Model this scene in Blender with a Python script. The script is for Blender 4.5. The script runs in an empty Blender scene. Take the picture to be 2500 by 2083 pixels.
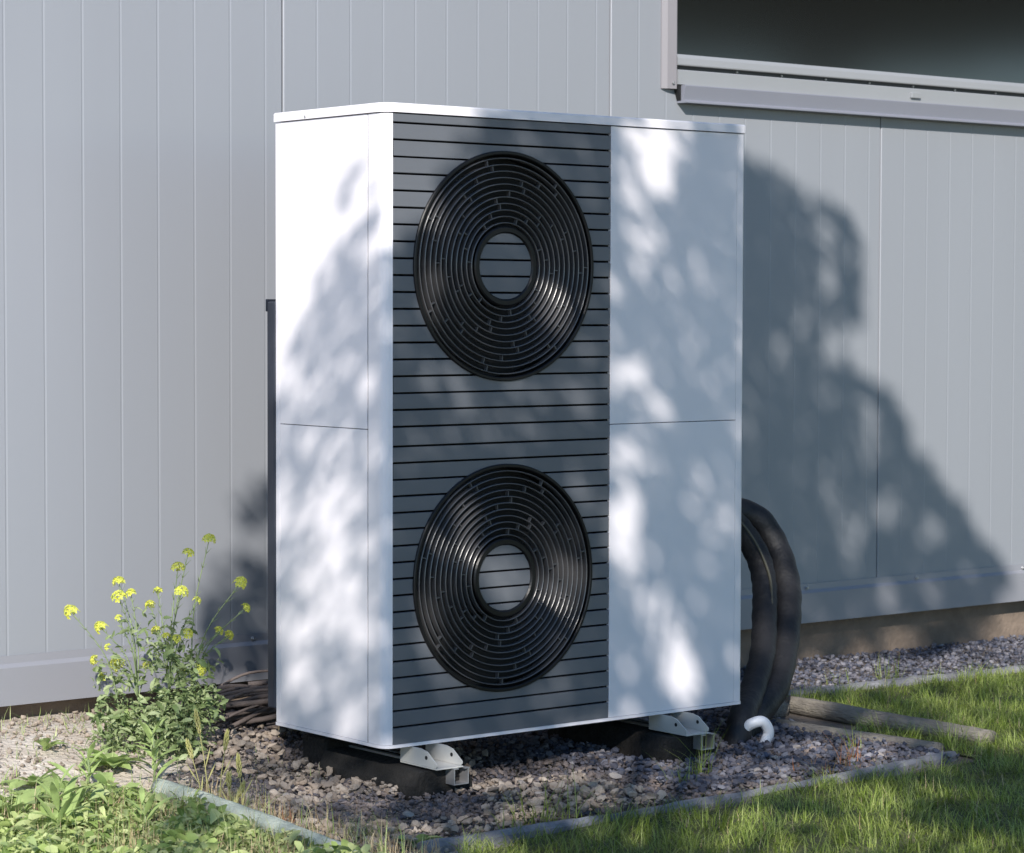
import bpy, bmesh, math, random
import numpy as np
from mathutils import Vector, Matrix

random.seed(7)
rng = np.random.RandomState(7)
sc = bpy.context.scene
C = sc.collection

# ------------------------------------------------------------------ camera, light, exposure
cam_pos = Vector((-3.2558, -4.4992, 0.9421))
yaw, pitch, roll = math.radians(38.7021), math.radians(2.5966), math.radians(0.1496)
fwd = Vector((math.sin(yaw) * math.cos(pitch), math.cos(yaw) * math.cos(pitch), -math.sin(pitch)))
rgt = Vector((math.cos(yaw), -math.sin(yaw), 0))
up = rgt.cross(fwd)
r2 = rgt * math.cos(roll) + up * math.sin(roll)
u2 = up * math.cos(roll) - rgt * math.sin(roll)
cd = bpy.data.cameras.new('camera')
cam = bpy.data.objects.new('camera', cd)
C.objects.link(cam)
cam.matrix_world = Matrix(((r2.x, u2.x, -fwd.x, cam_pos.x), (r2.y, u2.y, -fwd.y, cam_pos.y),
                           (r2.z, u2.z, -fwd.z, cam_pos.z), (0, 0, 0, 1)))
cd.sensor_width = 36
cd.lens = 6327.8 / 2500 * 36
cd.clip_end = 2000
cd.dof.use_dof = True
cd.dof.focus_distance = 5.8
cd.dof.aperture_fstop = 11
sc.camera = cam

SUN_AZ, SUN_EL = 41.0, 30.0            # azimuth left of the wall's normal, elevation
sa, se = math.radians(SUN_AZ), math.radians(SUN_EL)
to_sun = Vector((-math.sin(sa) * math.cos(se), -math.cos(sa) * math.cos(se), math.sin(se)))
world = bpy.data.worlds.new('World')
sc.world = world
world.use_nodes = True
sky = world.node_tree.nodes.new('ShaderNodeTexSky')
sky.sky_type = 'NISHITA'
sky.sun_disc = False
sky.sun_elevation = se
sky.sun_rotation = math.radians(180 + SUN_AZ)
sky.air_density = 1.0
sky.dust_density = 0.0
sky.ozone_density = 3.6
bg = world.node_tree.nodes['Background']
bg.inputs[1].default_value = 0.142
world.node_tree.links.new(sky.outputs[0], bg.inputs[0])
ld = bpy.data.lights.new('sun', 'SUN')
ld.energy = 5.0
ld.angle = math.radians(0.53)
ld.color = (1.0, 0.94, 0.87)
lo = bpy.data.objects.new('sun', ld)
lo.rotation_euler = to_sun.to_track_quat('Z', 'Y').to_euler()
C.objects.link(lo)
sc.view_settings.view_transform = 'Standard'
sc.view_settings.look = 'None'
sc.view_settings.gamma = 1
sc.view_settings.use_curve_mapping = False
sc.view_settings.exposure = 0.29

# ------------------------------------------------------------------ materials
def new_mat(name):
    m = bpy.data.materials.new(name)
    m.use_nodes = True
    nt = m.node_tree
    return m, nt, nt.nodes['Principled BSDF']

def mat(name, col, rough=0.5, metal=0.0, spec=0.5, var=0.0, vscale=6.0, bump=0.0, bscale=60.0, col2=None, stretch=(1, 1, 1), coat=0.0):
    m, nt, b = new_mat(name)
    b.inputs['Base Color'].default_value = (*col, 1)
    b.inputs['Roughness'].default_value = rough
    b.inputs['Metallic'].default_value = metal
    b.inputs['Specular IOR Level'].default_value = spec
    b.inputs['Coat Weight'].default_value = coat
    tc = nt.nodes.new('ShaderNodeTexCoord')
    mp = nt.nodes.new('ShaderNodeMapping')
    mp.inputs['Scale'].default_value = stretch
    nt.links.new(tc.outputs['Object'], mp.inputs[0])
    if var > 0 or col2:
        n = nt.nodes.new('ShaderNodeTexNoise')
        n.inputs['Scale'].default_value = vscale
        n.inputs['Detail'].default_value = 6
        nt.links.new(mp.outputs[0], n.inputs['Vector'])
        mr = nt.nodes.new('ShaderNodeValToRGB')
        mr.color_ramp.elements[0].position = 0.3
        mr.color_ramp.elements[1].position = 0.7
        c2 = col2 if col2 else tuple(x * (1 + var) for x in col)
        c1 = col if col2 else tuple(x * (1 - var) for x in col)
        mr.color_ramp.elements[0].color = (*c1, 1)
        mr.color_ramp.elements[1].color = (*c2, 1)
        nt.links.new(n.outputs['Fac'], mr.inputs[0])
        nt.links.new(mr.outputs[0], b.inputs['Base Color'])
    if bump > 0:
        n2 = nt.nodes.new('ShaderNodeTexNoise')
        n2.inputs['Scale'].default_value = bscale
        n2.inputs['Detail'].default_value = 5
        nt.links.new(mp.outputs[0], n2.inputs['Vector'])
        bp = nt.nodes.new('ShaderNodeBump')
        bp.inputs['Strength'].default_value = bump
        bp.inputs['Distance'].default_value = 0.01
        nt.links.new(n2.outputs['Fac'], bp.inputs['Height'])
        nt.links.new(bp.outputs[0], b.inputs['Normal'])
    return m

def island_mat(name, cols, rough=0.6, transl=0.0, spec=0.3, hue_noise=0.0, bump=0.0, bscale=200):
    """colour picked per loose piece (per leaf, stone, blade) from a ramp"""
    m, nt, b = new_mat(name)
    g = nt.nodes.new('ShaderNodeNewGeometry')
    r = nt.nodes.new('ShaderNodeValToRGB')
    while len(r.color_ramp.elements) < len(cols):
        r.color_ramp.elements.new(0.5)
    for i, c in enumerate(cols):
        r.color_ramp.elements[i].position = i / (len(cols) - 1)
        r.color_ramp.elements[i].color = (*c, 1)
    nt.links.new(g.outputs['Random Per Island'], r.inputs[0])
    out = r.outputs[0]
    if hue_noise:
        tc = nt.nodes.new('ShaderNodeTexCoord')
        n = nt.nodes.new('ShaderNodeTexNoise')
        n.inputs['Scale'].default_value = 3.5
        n.inputs['Detail'].default_value = 4
        nt.links.new(tc.outputs['Object'], n.inputs['Vector'])
        mr = nt.nodes.new('ShaderNodeMapRange')
        mr.inputs[1].default_value = 0.3
        mr.inputs[2].default_value = 0.7
        mr.inputs[3].default_value = 1 - hue_noise
        mr.inputs[4].default_value = 1 + hue_noise
        nt.links.new(n.outputs['Fac'], mr.inputs[0])
        mx = nt.nodes.new('ShaderNodeVectorMath')
        mx.operation = 'SCALE'
        nt.links.new(out, mx.inputs[0])
        nt.links.new(mr.outputs[0], mx.inputs['Scale'])
        out = mx.outputs[0]
    nt.links.new(out, b.inputs['Base Color'])
    b.inputs['Roughness'].default_value = rough
    b.inputs['Specular IOR Level'].default_value = spec
    if bump:
        tc = nt.nodes.new('ShaderNodeTexCoord')
        n2 = nt.nodes.new('ShaderNodeTexNoise')
        n2.inputs['Scale'].default_value = bscale
        nt.links.new(tc.outputs['Object'], n2.inputs['Vector'])
        bp = nt.nodes.new('ShaderNodeBump')
        bp.inputs['Strength'].default_value = bump
        bp.inputs['Distance'].default_value = 0.004
        nt.links.new(n2.outputs['Fac'], bp.inputs['Height'])
        nt.links.new(bp.outputs[0], b.inputs['Normal'])
    if transl > 0:
        t = nt.nodes.new('ShaderNodeBsdfTranslucent')
        nt.links.new(out, t.inputs[0])
        mix = nt.nodes.new('ShaderNodeMixShader')
        mix.inputs[0].default_value = transl
        nt.links.new(b.outputs[0], mix.inputs[1])
        nt.links.new(t.outputs[0], mix.inputs[2])
        nt.links.new(mix.outputs[0], nt.nodes['Material Output'].inputs[0])
    return m

M = {}
M['white'] = mat('white_powder_coat', (0.77, 0.745, 0.78), 0.42, var=0.012, vscale=3, bump=0.04, bscale=700)
M['slate'] = mat('slate_grey_metal', (0.125, 0.134, 0.152), 0.38, var=0.06, vscale=4, bump=0.05, bscale=500, stretch=(0.2, 1, 4))
M['black'] = mat('black_plastic', (0.008, 0.008, 0.009), 0.34, spec=0.3, bump=0.02, bscale=300)
M['ring'] = mat('black_guard_plastic', (0.085, 0.085, 0.09), 0.27, spec=0.8)
M['strut'] = mat('guard_strut_plastic', (0.07, 0.07, 0.075), 0.4)
M['cavity'] = mat('dark_inside', (0.008, 0.008, 0.009), 0.7)
M['seam'] = mat('seam_shade_strip', (0.04, 0.04, 0.045), 0.7)  # dark colour stands in for the shade inside the side seam
M['navy'] = mat('dark_rear_grille', (0.025, 0.03, 0.045), 0.5)
M['rubber'] = mat('pipe_insulation_foam', (0.011, 0.011, 0.013), 0.6, var=0.25, vscale=14, bump=0.25, bscale=90)
M['clad'] = mat('silver_grey_cladding', (0.292, 0.308, 0.340), 0.42, metal=0.12, var=0.018, vscale=3.0, bump=0.08, bscale=5, stretch=(1, 1, 0.12))
M['clad_joint'] = mat('joint_shadow_gap', (0.06, 0.065, 0.07), 0.7)
M['flash'] = mat('grey_flashing', (0.282, 0.288, 0.320), 0.38, metal=0.15, var=0.02, vscale=2.0, bump=0.02, bscale=200)
M['jamb'] = mat('pinkish_grey_jamb', (0.225, 0.215, 0.23), 0.5, var=0.02)
M['sillm'] = mat('pale_grey_sill', (0.30, 0.312, 0.328), 0.4, metal=0.1, var=0.02)
M['drip'] = mat('shade_tinted_drip', (0.24, 0.25, 0.295), 0.4, metal=0.1, var=0.02)  # bluish shade of the down-tilted face is put into this colour
M['plinth'] = mat('plinth_concrete', (0.20, 0.155, 0.12), 0.9, var=0.25, vscale=9, bump=0.5, bscale=60)
M['steel'] = mat('galvanised_steel', (0.5, 0.5, 0.51), 0.42, metal=0.75, var=0.12, vscale=30)
M['painted_steel'] = mat('white_bracket_steel', (0.48, 0.48, 0.46), 0.45, var=0.05, vscale=20)
M['block'] = mat('dark_recycled_rubber', (0.011, 0.010, 0.009), 0.9, var=0.5, vscale=25, bump=0.8, bscale=90)
M['pvc'] = mat('white_pvc', (0.72, 0.73, 0.76), 0.4, var=0.04)
M['earth'] = None
M['edging'] = mat('weathered_edging_stone', (0.20, 0.20, 0.215), 0.95, var=0.3, vscale=18, bump=0.6, bscale=90)
M['log'] = mat('weathered_log', (0.19, 0.17, 0.15), 0.95, col2=(0.30, 0.27, 0.22), vscale=10, bump=1.0, bscale=55, stretch=(4, 0.6, 4))
M['pole'] = mat('grey_green_pole', (0.30, 0.35, 0.30), 0.9, col2=(0.48, 0.53, 0.46), vscale=9, bump=0.7, bscale=70, stretch=(3, 0.8, 3))
M['twig'] = island_mat('dry_twig', [(0.06, 0.047, 0.045), (0.11, 0.09, 0.085), (0.19, 0.155, 0.14)], 0.85, bump=0.6, bscale=150)
M['stone'] = island_mat('gravel_stone', [(0.055, 0.058, 0.073), (0.116, 0.103, 0.107), (0.158, 0.128, 0.114), (0.08, 0.08, 0.098), (0.202, 0.165, 0.148), (0.103, 0.092, 0.095)], 0.85, hue_noise=0.25, bump=0.6)
M['pale'] = island_mat('pale_stone', [(0.30, 0.26, 0.23), (0.40, 0.36, 0.33)], 0.85, bump=0.6)
M['bluestone'] = island_mat('blue_gravel_stone', [(0.036, 0.041, 0.063), (0.09, 0.099, 0.135), (0.234, 0.225, 0.243), (0.054, 0.059, 0.081), (0.144, 0.135, 0.153), (0.032, 0.036, 0.054)], 0.8, hue_noise=0.2)
M['clod'] = island_mat('sandy_clod', [(0.277, 0.223, 0.177), (0.37, 0.315, 0.262), (0.193, 0.154, 0.123)], 0.95, hue_noise=0.15)
M['grass'] = island_mat('lawn_blade', [(0.11, 0.165, 0.02), (0.23, 0.31, 0.05), (0.42, 0.48, 0.16), (0.16, 0.23, 0.035)], 0.45, transl=0.35, hue_noise=0.3)
M['dry'] = island_mat('dry_straw', [(0.45, 0.35, 0.19), (0.6, 0.5, 0.32), (0.32, 0.22, 0.13)], 0.7, transl=0.2)
M['weed'] = island_mat('weed_leaf', [(0.19, 0.302, 0.078), (0.336, 0.448, 0.157), (0.47, 0.56, 0.246)], 0.5, transl=0.3, hue_noise=0.2)
M['cover'] = island_mat('ground_cover_leaf', [(0.157, 0.246, 0.067), (0.358, 0.459, 0.146), (0.56, 0.616, 0.291), (0.269, 0.358, 0.146)], 0.5, transl=0.3, hue_noise=0.3)
M['strap'] = mat('strap_leaf_green', (0.16, 0.25, 0.11), 0.45, col2=(0.3, 0.4, 0.2), vscale=30, stretch=(1, 0.2, 1))
M['rape_leaf'] = island_mat('rape_leaf', [(0.13, 0.19, 0.07), (0.25, 0.32, 0.14), (0.4, 0.46, 0.25)], 0.5, transl=0.25)
M['rape_stem'] = mat('rape_stem', (0.2, 0.26, 0.12), 0.6, var=0.2, vscale=20)
M['petal'] = island_mat('yellow_petal', [(0.64, 0.64, 0.06), (0.74, 0.76, 0.16), (0.45, 0.52, 0.08)], 0.6, transl=0.3)
M['ear'] = island_mat('ripening_ear', [(0.42, 0.42, 0.14), (0.55, 0.5, 0.24)], 0.6, transl=0.25)
M['red'] = island_mat('red_stem_weed', [(0.26, 0.09, 0.05), (0.4, 0.2, 0.1), (0.16, 0.13, 0.05)], 0.6, transl=0.2)
M['tree_leaf'] = island_mat('tree_leaf', [(0.04, 0.075, 0.02), (0.07, 0.12, 0.03)], 0.5, transl=0.06)
M['bark'] = mat('bark', (0.12, 0.09, 0.07), 0.95, var=0.35, vscale=20, bump=1, bscale=50)
M['glass'] = None

def earth_mat():
    m, nt, b = new_mat('garden_soil')
    tc = nt.nodes.new('ShaderNodeTexCoord')
    sx = nt.nodes.new('ShaderNodeSeparateXYZ')
    nt.links.new(tc.outputs['Object'], sx.inputs[0])
    n = nt.nodes.new('ShaderNodeTexNoise'); n.inputs['Scale'].default_value = 9; n.inputs['Detail'].default_value = 8
    nt.links.new(tc.outputs['Object'], n.inputs['Vector'])
    r = nt.nodes.new('ShaderNodeValToRGB')
    r.color_ramp.elements[0].position = 0.32; r.color_ramp.elements[0].color = (0.40, 0.34, 0.28, 1)
    r.color_ramp.elements[1].position = 0.62; r.color_ramp.elements[1].color = (0.62, 0.56, 0.49, 1)
    nt.links.new(n.outputs['Fac'], r.inputs[0])
    r2_ = nt.nodes.new('ShaderNodeValToRGB')
    r2_.color_ramp.elements[0].color = (0.10, 0.085, 0.075, 1)
    r2_.color_ramp.elements[1].color = (0.19, 0.16, 0.135, 1)
    nt.links.new(n.outputs['Fac'], r2_.inputs[0])
    mr = nt.nodes.new('ShaderNodeMapRange')           # sandy soil lies left of the gravel bed
    mr.inputs[1].default_value = 0.1; mr.inputs[2].default_value = -0.25
    nt.links.new(sx.outputs['X'], mr.inputs[0])
    mx = nt.nodes.new('ShaderNodeMix'); mx.data_type = 'RGBA'
    nt.links.new(mr.outputs[0], mx.inputs[0])
    nt.links.new(r2_.outputs[0], mx.inputs[6]); nt.links.new(r.outputs[0], mx.inputs[7])
    nt.links.new(mx.outputs[2], b.inputs['Base Color'])
    b.inputs['Roughness'].default_value = 0.95
    n2 = nt.nodes.new('ShaderNodeTexNoise'); n2.inputs['Scale'].default_value = 70; n2.inputs['Detail'].default_value = 6
    nt.links.new(tc.outputs['Object'], n2.inputs['Vector'])
    bp = nt.nodes.new('ShaderNodeBump'); bp.inputs['Strength'].default_value = 0.9; bp.inputs['Distance'].default_value = 0.012
    nt.links.new(n2.outputs['Fac'], bp.inputs['Height']); nt.links.new(bp.outputs[0], b.inputs['Normal'])
    return m
M['earth'] = earth_mat()

def glass_mat():
    m, nt, b = new_mat('dark_tinted_glass')
    b.inputs['Base Color'].default_value = (0.008, 0.008, 0.008, 1)
    b.inputs['Roughness'].default_value = 0.12
    b.inputs['IOR'].default_value = 2.2
    return m
M['glass'] = glass_mat()

# ------------------------------------------------------------------ helpers
class MB:
    """collects shapes into one mesh"""
    def __init__(s): s.v = []; s.f = []; s.sm = []
    def add(s, vs, fs, smooth=False):
        o = len(s.v); s.v += [tuple(v) for v in vs]; s.f += [tuple(i + o for i in f) for f in fs]; s.sm += [smooth] * len(fs); return s
    def box(s, x0, x1, y0, y1, z0, z1, bev=0.0):
        if bev <= 0:
            vs = [(x, y, z) for x in (x0, x1) for y in (y0, y1) for z in (z0, z1)]
            return s.add(vs, [(0, 1, 3, 2), (4, 6, 7, 5), (0, 4, 5, 1), (2, 3, 7, 6), (0, 2, 6, 4), (1, 5, 7, 3)])
        bm = bmesh.new()
        r = bmesh.ops.create_cube(bm, size=1)
        for v in bm.verts:
            v.co = ((x0 + x1) / 2 + v.co.x * (x1 - x0), (y0 + y1) / 2 + v.co.y * (y1 - y0), (z0 + z1) / 2 + v.co.z * (z1 - z0))
        bmesh.ops.bevel(bm, geom=bm.edges[:], offset=bev, segments=2, affect='EDGES', profile=0.5)
        bm.verts.index_update()
        s.add([v.co[:] for v in bm.verts], [[v.index for v in f.verts] for f in bm.faces])
        bm.free(); return s
    def prism(s, poly, axis, a, b):
        """polygon in the two other axes, extruded along axis from a to b"""
        def P(p, t):
            return {0: (t, p[0], p[1]), 1: (p[0], t, p[1]), 2: (p[0], p[1], t)}[axis]
        n = len(poly)
        vs = [P(p, a) for p in poly] + [P(p, b) for p in poly]
        fs = [tuple(range(n)), tuple(range(2 * n - 1, n - 1, -1))] + [(i, (i + 1) % n, n + (i + 1) % n, n + i) for i in range(n)]
        return s.add(vs, fs)
    def tube(s, pts, rad, n=8, caps=True, smooth=True):
        pts = [Vector(p) for p in pts]
        rr = rad if isinstance(rad, (list, tuple)) else [rad] * len(pts)
        vs = []; prev = None
        for i, p in enumerate(pts):
            t = (pts[min(i + 1, len(pts) - 1)] - pts[max(i - 1, 0)]).normalized()
            if prev is None:
                a = t.orthogonal().normalized()
            else:
                a = (prev - t * prev.dot(t)).normalized()
            prev = a; b = t.cross(a)
            for k in range(n):
                an = 2 * math.pi * k / n
                vs.append(p + (a * math.cos(an) + b * math.sin(an)) * rr[i])
        fs = [(i * n + k, i * n + (k + 1) % n, (i + 1) * n + (k + 1) % n, (i + 1) * n + k) for i in range(len(pts) - 1) for k in range(n)]
        s.add(vs, fs, smooth)
        if caps:
            o = len(s.v) - len(vs)
            s.f += [tuple(o + k for k in reversed(range(n))), tuple(o + (len(pts) - 1) * n + k for k in range(n))]; s.sm += [False, False]
        return s
    def ringy(s, cx, cz, r0, r1, y0, y1, n=96, bev=0.0):
        """flat ring facing -Y"""
        prof = [(r0, y1), (r0, y0 + bev), (r0 + bev, y0), (r1 - bev, y0), (r1, y0 + bev), (r1, y1)] if bev else [(r0, y1), (r0, y0), (r1, y0), (r1, y1)]
        m = len(prof); vs = []
        for k in range(n):
            a = 2 * math.pi * k / n
            for r, y in prof: vs.append((cx + r * math.cos(a), y, cz + r * math.sin(a)))
        fs = [(k * m + j, ((k + 1) % n) * m + j, ((k + 1) % n) * m + (j + 1) % m, k * m + (j + 1) % m) for k in range(n) for j in range(m)]
        return s.add(vs, fs)
    def build(s, name, material, parent=None, recalc=True):
        me = bpy.data.meshes.new(name)
        me.from_pydata(s.v, [], s.f)
        me.polygons.foreach_set('use_smooth', s.sm)
        if recalc:
            bm = bmesh.new(); bm.from_mesh(me); bmesh.ops.recalc_face_normals(bm, faces=bm.faces[:]); bm.to_mesh(me); bm.free()
        me.materials.append(material)
        me.update()
        return link(name, me, parent)

def link(name, data, parent=None):
    o = bpy.data.objects.new(name, data)
    C.objects.link(o)
    if parent is not None:
        o.parent = parent
        if parent.type == 'EMPTY' or True:
            o.matrix_parent_inverse = world_of(parent).inverted()
    return o

def world_of(o):
    m = o.matrix_basis.copy()
    if o.parent is not None:
        m = world_of(o.parent) @ o.matrix_parent_inverse @ m
    return m

def thing(name, label, cat, loc=(0, 0, 0), group=None):
    o = bpy.data.objects.new(name, None)
    o.empty_display_size = 0.1
    C.objects.link(o)
    o.location = loc
    return tag(o, label, cat, group)

def tag(o, label=None, cat=None, group=None, kind=None):
    if label: o['label'] = label
    if cat: o['category'] = cat
    if group: o['group'] = group
    if kind: o['kind'] = kind
    return o

def bulk(name, V, F, material, parent=None, smooth=False):
    """numpy arrays: V (n,3), F (m,k) with one k for all faces"""
    me = bpy.data.meshes.new(name)
    n, (m, k) = len(V), F.shape
    me.vertices.add(n); me.vertices.foreach_set('co', V.astype(np.float32).ravel())
    me.loops.add(m * k); me.loops.foreach_set('vertex_index', F.astype(np.int32).ravel())
    me.polygons.add(m); me.polygons.foreach_set('loop_start', np.arange(0, m * k, k, dtype=np.int32))
    me.polygons.foreach_set('loop_total', np.full(m, k, dtype=np.int32))
    me.polygons.foreach_set('use_smooth', np.full(m, smooth))
    me.update(calc_edges=True)
    me.materials.append(material)
    return link(name, me, parent)

def smst(x):
    x = np.clip(x, 0, 1)
    return x * x * (3 - 2 * x)

def wob(x, y):
    return (np.sin(x * 3.1 + y * 1.7) + np.sin(x * 7.3 - y * 5.1 + 1.3) * 0.6 + np.sin(x * 13.7 + y * 11.3 + 0.4) * 0.35) / 1.95

def ground_z(x, y):
    """height of the soil: the gravel bed lies low, a sandy bank rises to the wall on the left"""
    x = np.asarray(x, float); y = np.asarray(y, float)
    near = np.exp(-((x - 0.5) ** 2 + (y - 0.2) ** 2) / 9)
    return -0.118 + 0.085 * smst((0.9 - x) / 1.2) * smst((y - 0.2) / 0.6) + 0.008 * wob(x * 1.6, y * 1.6) * near
def gz(x, y): return float(ground_z(x, y))

def instances(base_v, base_f, pos, rot, scl):
    """base mesh repeated with per-copy 3x3 rotation and xyz scale"""
    n = len(pos); k = len(base_v)
    V = np.einsum('nij,nkj->nki', rot, base_v[None] * scl[:, None, :]) + pos[:, None, :]
    F = (base_f[None] + (np.arange(n) * k)[:, None, None])
    return V.reshape(-1, 3), F.reshape(-1, base_f.shape[1])

def rand_rot(n, tilt=math.pi):
    a = rng.uniform(0, 2 * math.pi, n); b = rng.uniform(-tilt, tilt, n); c = rng.uniform(-tilt, tilt, n)
    ca, sa_, cb, sb, cc, sc_ = np.cos(a), np.sin(a), np.cos(b), np.sin(b), np.cos(c), np.sin(c)
    R = np.zeros((n, 3, 3))
    Rz = np.zeros((n, 3, 3)); Rz[:, 0, 0] = ca; Rz[:, 0, 1] = -sa_; Rz[:, 1, 0] = sa_; Rz[:, 1, 1] = ca; Rz[:, 2, 2] = 1
    Rx = np.zeros((n, 3, 3)); Rx[:, 0, 0] = 1; Rx[:, 1, 1] = cb; Rx[:, 1, 2] = -sb; Rx[:, 2, 1] = sb; Rx[:, 2, 2] = cb
    Ry = np.zeros((n, 3, 3)); Ry[:, 1, 1] = 1; Ry[:, 0, 0] = cc; Ry[:, 0, 2] = sc_; Ry[:, 2, 0] = -sc_; Ry[:, 2, 2] = cc
    return Rz @ Rx @ Ry

# ------------------------------------------------------------------ ground
def make_ground():
    def axis(c, fine, half, far):
        g = [c]
        st = fine
        while g[-1] < c + far:
            g.append(g[-1] + st)
            if g[-1] > c + half: st *= 1.35
        r = [2 * c - q for q in reversed(g[1:])] + g
        return np.array(r)
    xs = axis(0.5, 0.05, 3.2, 400); ys = axis(0.0, 0.05, 2.2, 400)
    X, Y = np.meshgrid(xs, ys, indexing='ij')
    Z = ground_z(X, Y)
    V = np.stack([X, Y, Z], -1).reshape(-1, 3)
    n, m = len(xs), len(ys)
    i, j = np.meshgrid(np.arange(n - 1), np.arange(m - 1), indexing='ij')
    a = (i * m + j).ravel()
    F = np.stack([a, a + m, a + m + 1, a + 1], -1)
    o = bulk('ground', V, F, M['earth'], smooth=True)
    tag(o, kind='structure')
make_ground()

# ------------------------------------------------------------------ the building behind
YW = 0.95
JOINT0, PW, RIB = 0.372, 1.083, 0.103
Z_FT, Z_TOP = 0.124, 2.95
WX0, WX1, WZ0, WZ1 = 1.66, 4.06, 1.60, 2.62
bld = thing('building', 'long grey metal clad building with thin vertical ribs and a dark window', 'building', (1.5, YW, gz(1.5, YW)))

def panel_profile(x0, x1, lo, hi):
    """points (x, y) of the sheet between lo and hi: fine V grooves every RIB, edges folded back at the joints"""
    pts = []
    e = 0.0035
    pts.append((x0 + 0.0012, YW + 0.012)); pts.append((x0 + 0.0022, YW + 0.002)); pts.append((x0 + e + 0.001, YW))
    k = 1
    while x0 + k * RIB < x1 - 0.02:
        x = x0 + k * RIB
        pts += [(x - 0.0030, YW), (x - 0.0012, YW + 0.0007), (x + 0.0010, YW + 0.0007), (x + 0.0040, YW)]
        k += 1
    pts += [(x1 - e - 0.001, YW), (x1 - 0.0022, YW + 0.002), (x1 - 0.0012, YW + 0.012)]
    def at(x):
        for (a, b), (c, d) in zip(pts, pts[1:]):
            if a <= x <= c: return (x, b + (d - b) * (x - a) / max(c - a, 1e-9))
        return None
    if lo > pts[0][0]:
        pts = [at(lo)] + [p for p in pts if p[0] > lo]
    if hi < pts[-1][0]:
        pts = [p for p in pts if p[0] < hi] + [at(hi)]
    return pts

for k in range(-3, 6):
    x0 = JOINT0 + k * PW; x1 = x0 + PW
    rects = []
    if x1 < WX0 or x0 > WX1:
        rects.append((x0, x1, Z_FT - 0.02, Z_TOP))
    else:
        rects.append((x0, x1, Z_FT - 0.02, WZ0)); rects.append((x0, x1, WZ1, Z_TOP))
        if x0 < WX0: rects.append((x0, WX0, WZ0, WZ1))
        if x1 > WX1: rects.append((WX1, x1, WZ0, WZ1))
    for a, b, z0, z1 in rects:
        mb = MB()
        pr = panel_profile(x0, x1, a, b)
        n = len(pr)
        mb.add([(x, y, z0) for x, y in pr] + [(x, y, z1) for x, y in pr], [(i, i + 1, n + i + 1, n + i) for i in range(n - 1)])
        mb.build('wall_panel', M['clad'], bld, recalc=False)
XL, XR = JOINT0 - 3 * PW, JOINT0 + 6 * PW
# insulated core behind the sheets, with the window opening
mb = MB()
for a, b, z0, z1 in ((XL, WX0, Z_FT, Z_TOP), (WX1, XR, Z_FT, Z_TOP), (WX0, WX1, Z_FT, WZ0 - 0.01), (WX0, WX1, WZ1, Z_TOP)):
    mb.box(a + 0.001, b - 0.001, YW + 0.0125, YW + 0.12, z0, z1)
mb.build('wall_core', M['clad_joint'], bld)
mb = MB().box(XL, XL + 0.1, YW + 0.121, YW + 5, 0, Z_TOP).box(XR - 0.1, XR, YW + 0.121, YW + 5, 0, Z_TOP).box(XL, XR, YW + 5.001, YW + 5.1, 0, Z_TOP)
mb.build('rear_wall', M['clad'], bld)
MB().box(XL - 0.06, XR + 0.06, YW - 0.06, YW + 5.15, Z_TOP + 0.001, Z_TOP + 0.14, 0.004).build('roof', M['flash'], bld)
MB().box(XL + 0.02, XR - 0.02, YW + 0.045, YW + 5.0, -0.5, 0.1).build('plinth', M['plinth'], bld)
# base flashing, in lengths that butt at x = 3.9 and -1.6
for a, b in ((XL, -1.6), (-1.598, 3.9), (3.902, XR)):
    prof = [(YW - 0.003, 0.128), (YW - 0.006, 0.128), (YW - 0.007, 0.110), (YW - 0.0165, 0.101), (YW - 0.017, 0.0125), (YW - 0.006, 0.0105), (YW + 0.044, 0.0105), (YW + 0.044, 0.013), (YW - 0.003, 0.014)]
    fl = MB().prism(prof, 0, a, b).build('base_flashing', M['flash'], bld)
for x in (-1.3, -0.77, 0.275, 0.8, 1.3, 1.76, 2.227, 2.705, 3.204, 3.7, 4.3):
    mb = MB()
    mb.tube([(x, YW - 0.007, 0.117), (x, YW - 0.0105, 0.117)], [0.006, 0.005], 10)
    mb.tube([(x, YW - 0.0105, 0.117), (x, YW - 0.015, 0.117)], 0.0035, 6)
    mb.build('screw', M['steel'], bld)

# window
win = MB().box(WX0, WX1, YW + 0.03, YW + 0.05, WZ0 + 0.02, WZ1, 0.002).build('window', M['clad_joint'], bld)
MB().box(1.688, WX1 - 0.03, YW - 0.005, YW + 0.004, 1.655, WZ1 - 0.03).build('glass_pane', M['glass'], win)
# jamb
mb = MB().prism([(1.641, YW - 0.001), (1.641, YW - 0.004), (1.6425, YW - 0.006), (1.655, YW - 0.014), (1.684, YW - 0.020), (1.6875, YW - 0.018), (1.6875, YW - 0.001)], 2, 1.562, WZ1 + 0.05)
mb.build('jamb', M['jamb'], win)
mb = MB().prism([(4.08, YW - 0.001), (4.08, YW - 0.02), (4.035, YW - 0.02), (4.035, YW - 0.001)], 2, 1.562, WZ1 + 0.05)
mb.build('jamb', M['jamb'], win)
MB().box(1.688, 4.034, YW - 0.02, YW - 0.001, WZ1 - 0.03, WZ1 + 0.05, 0.002).build('head_frame', M['sillm'], win)
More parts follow.
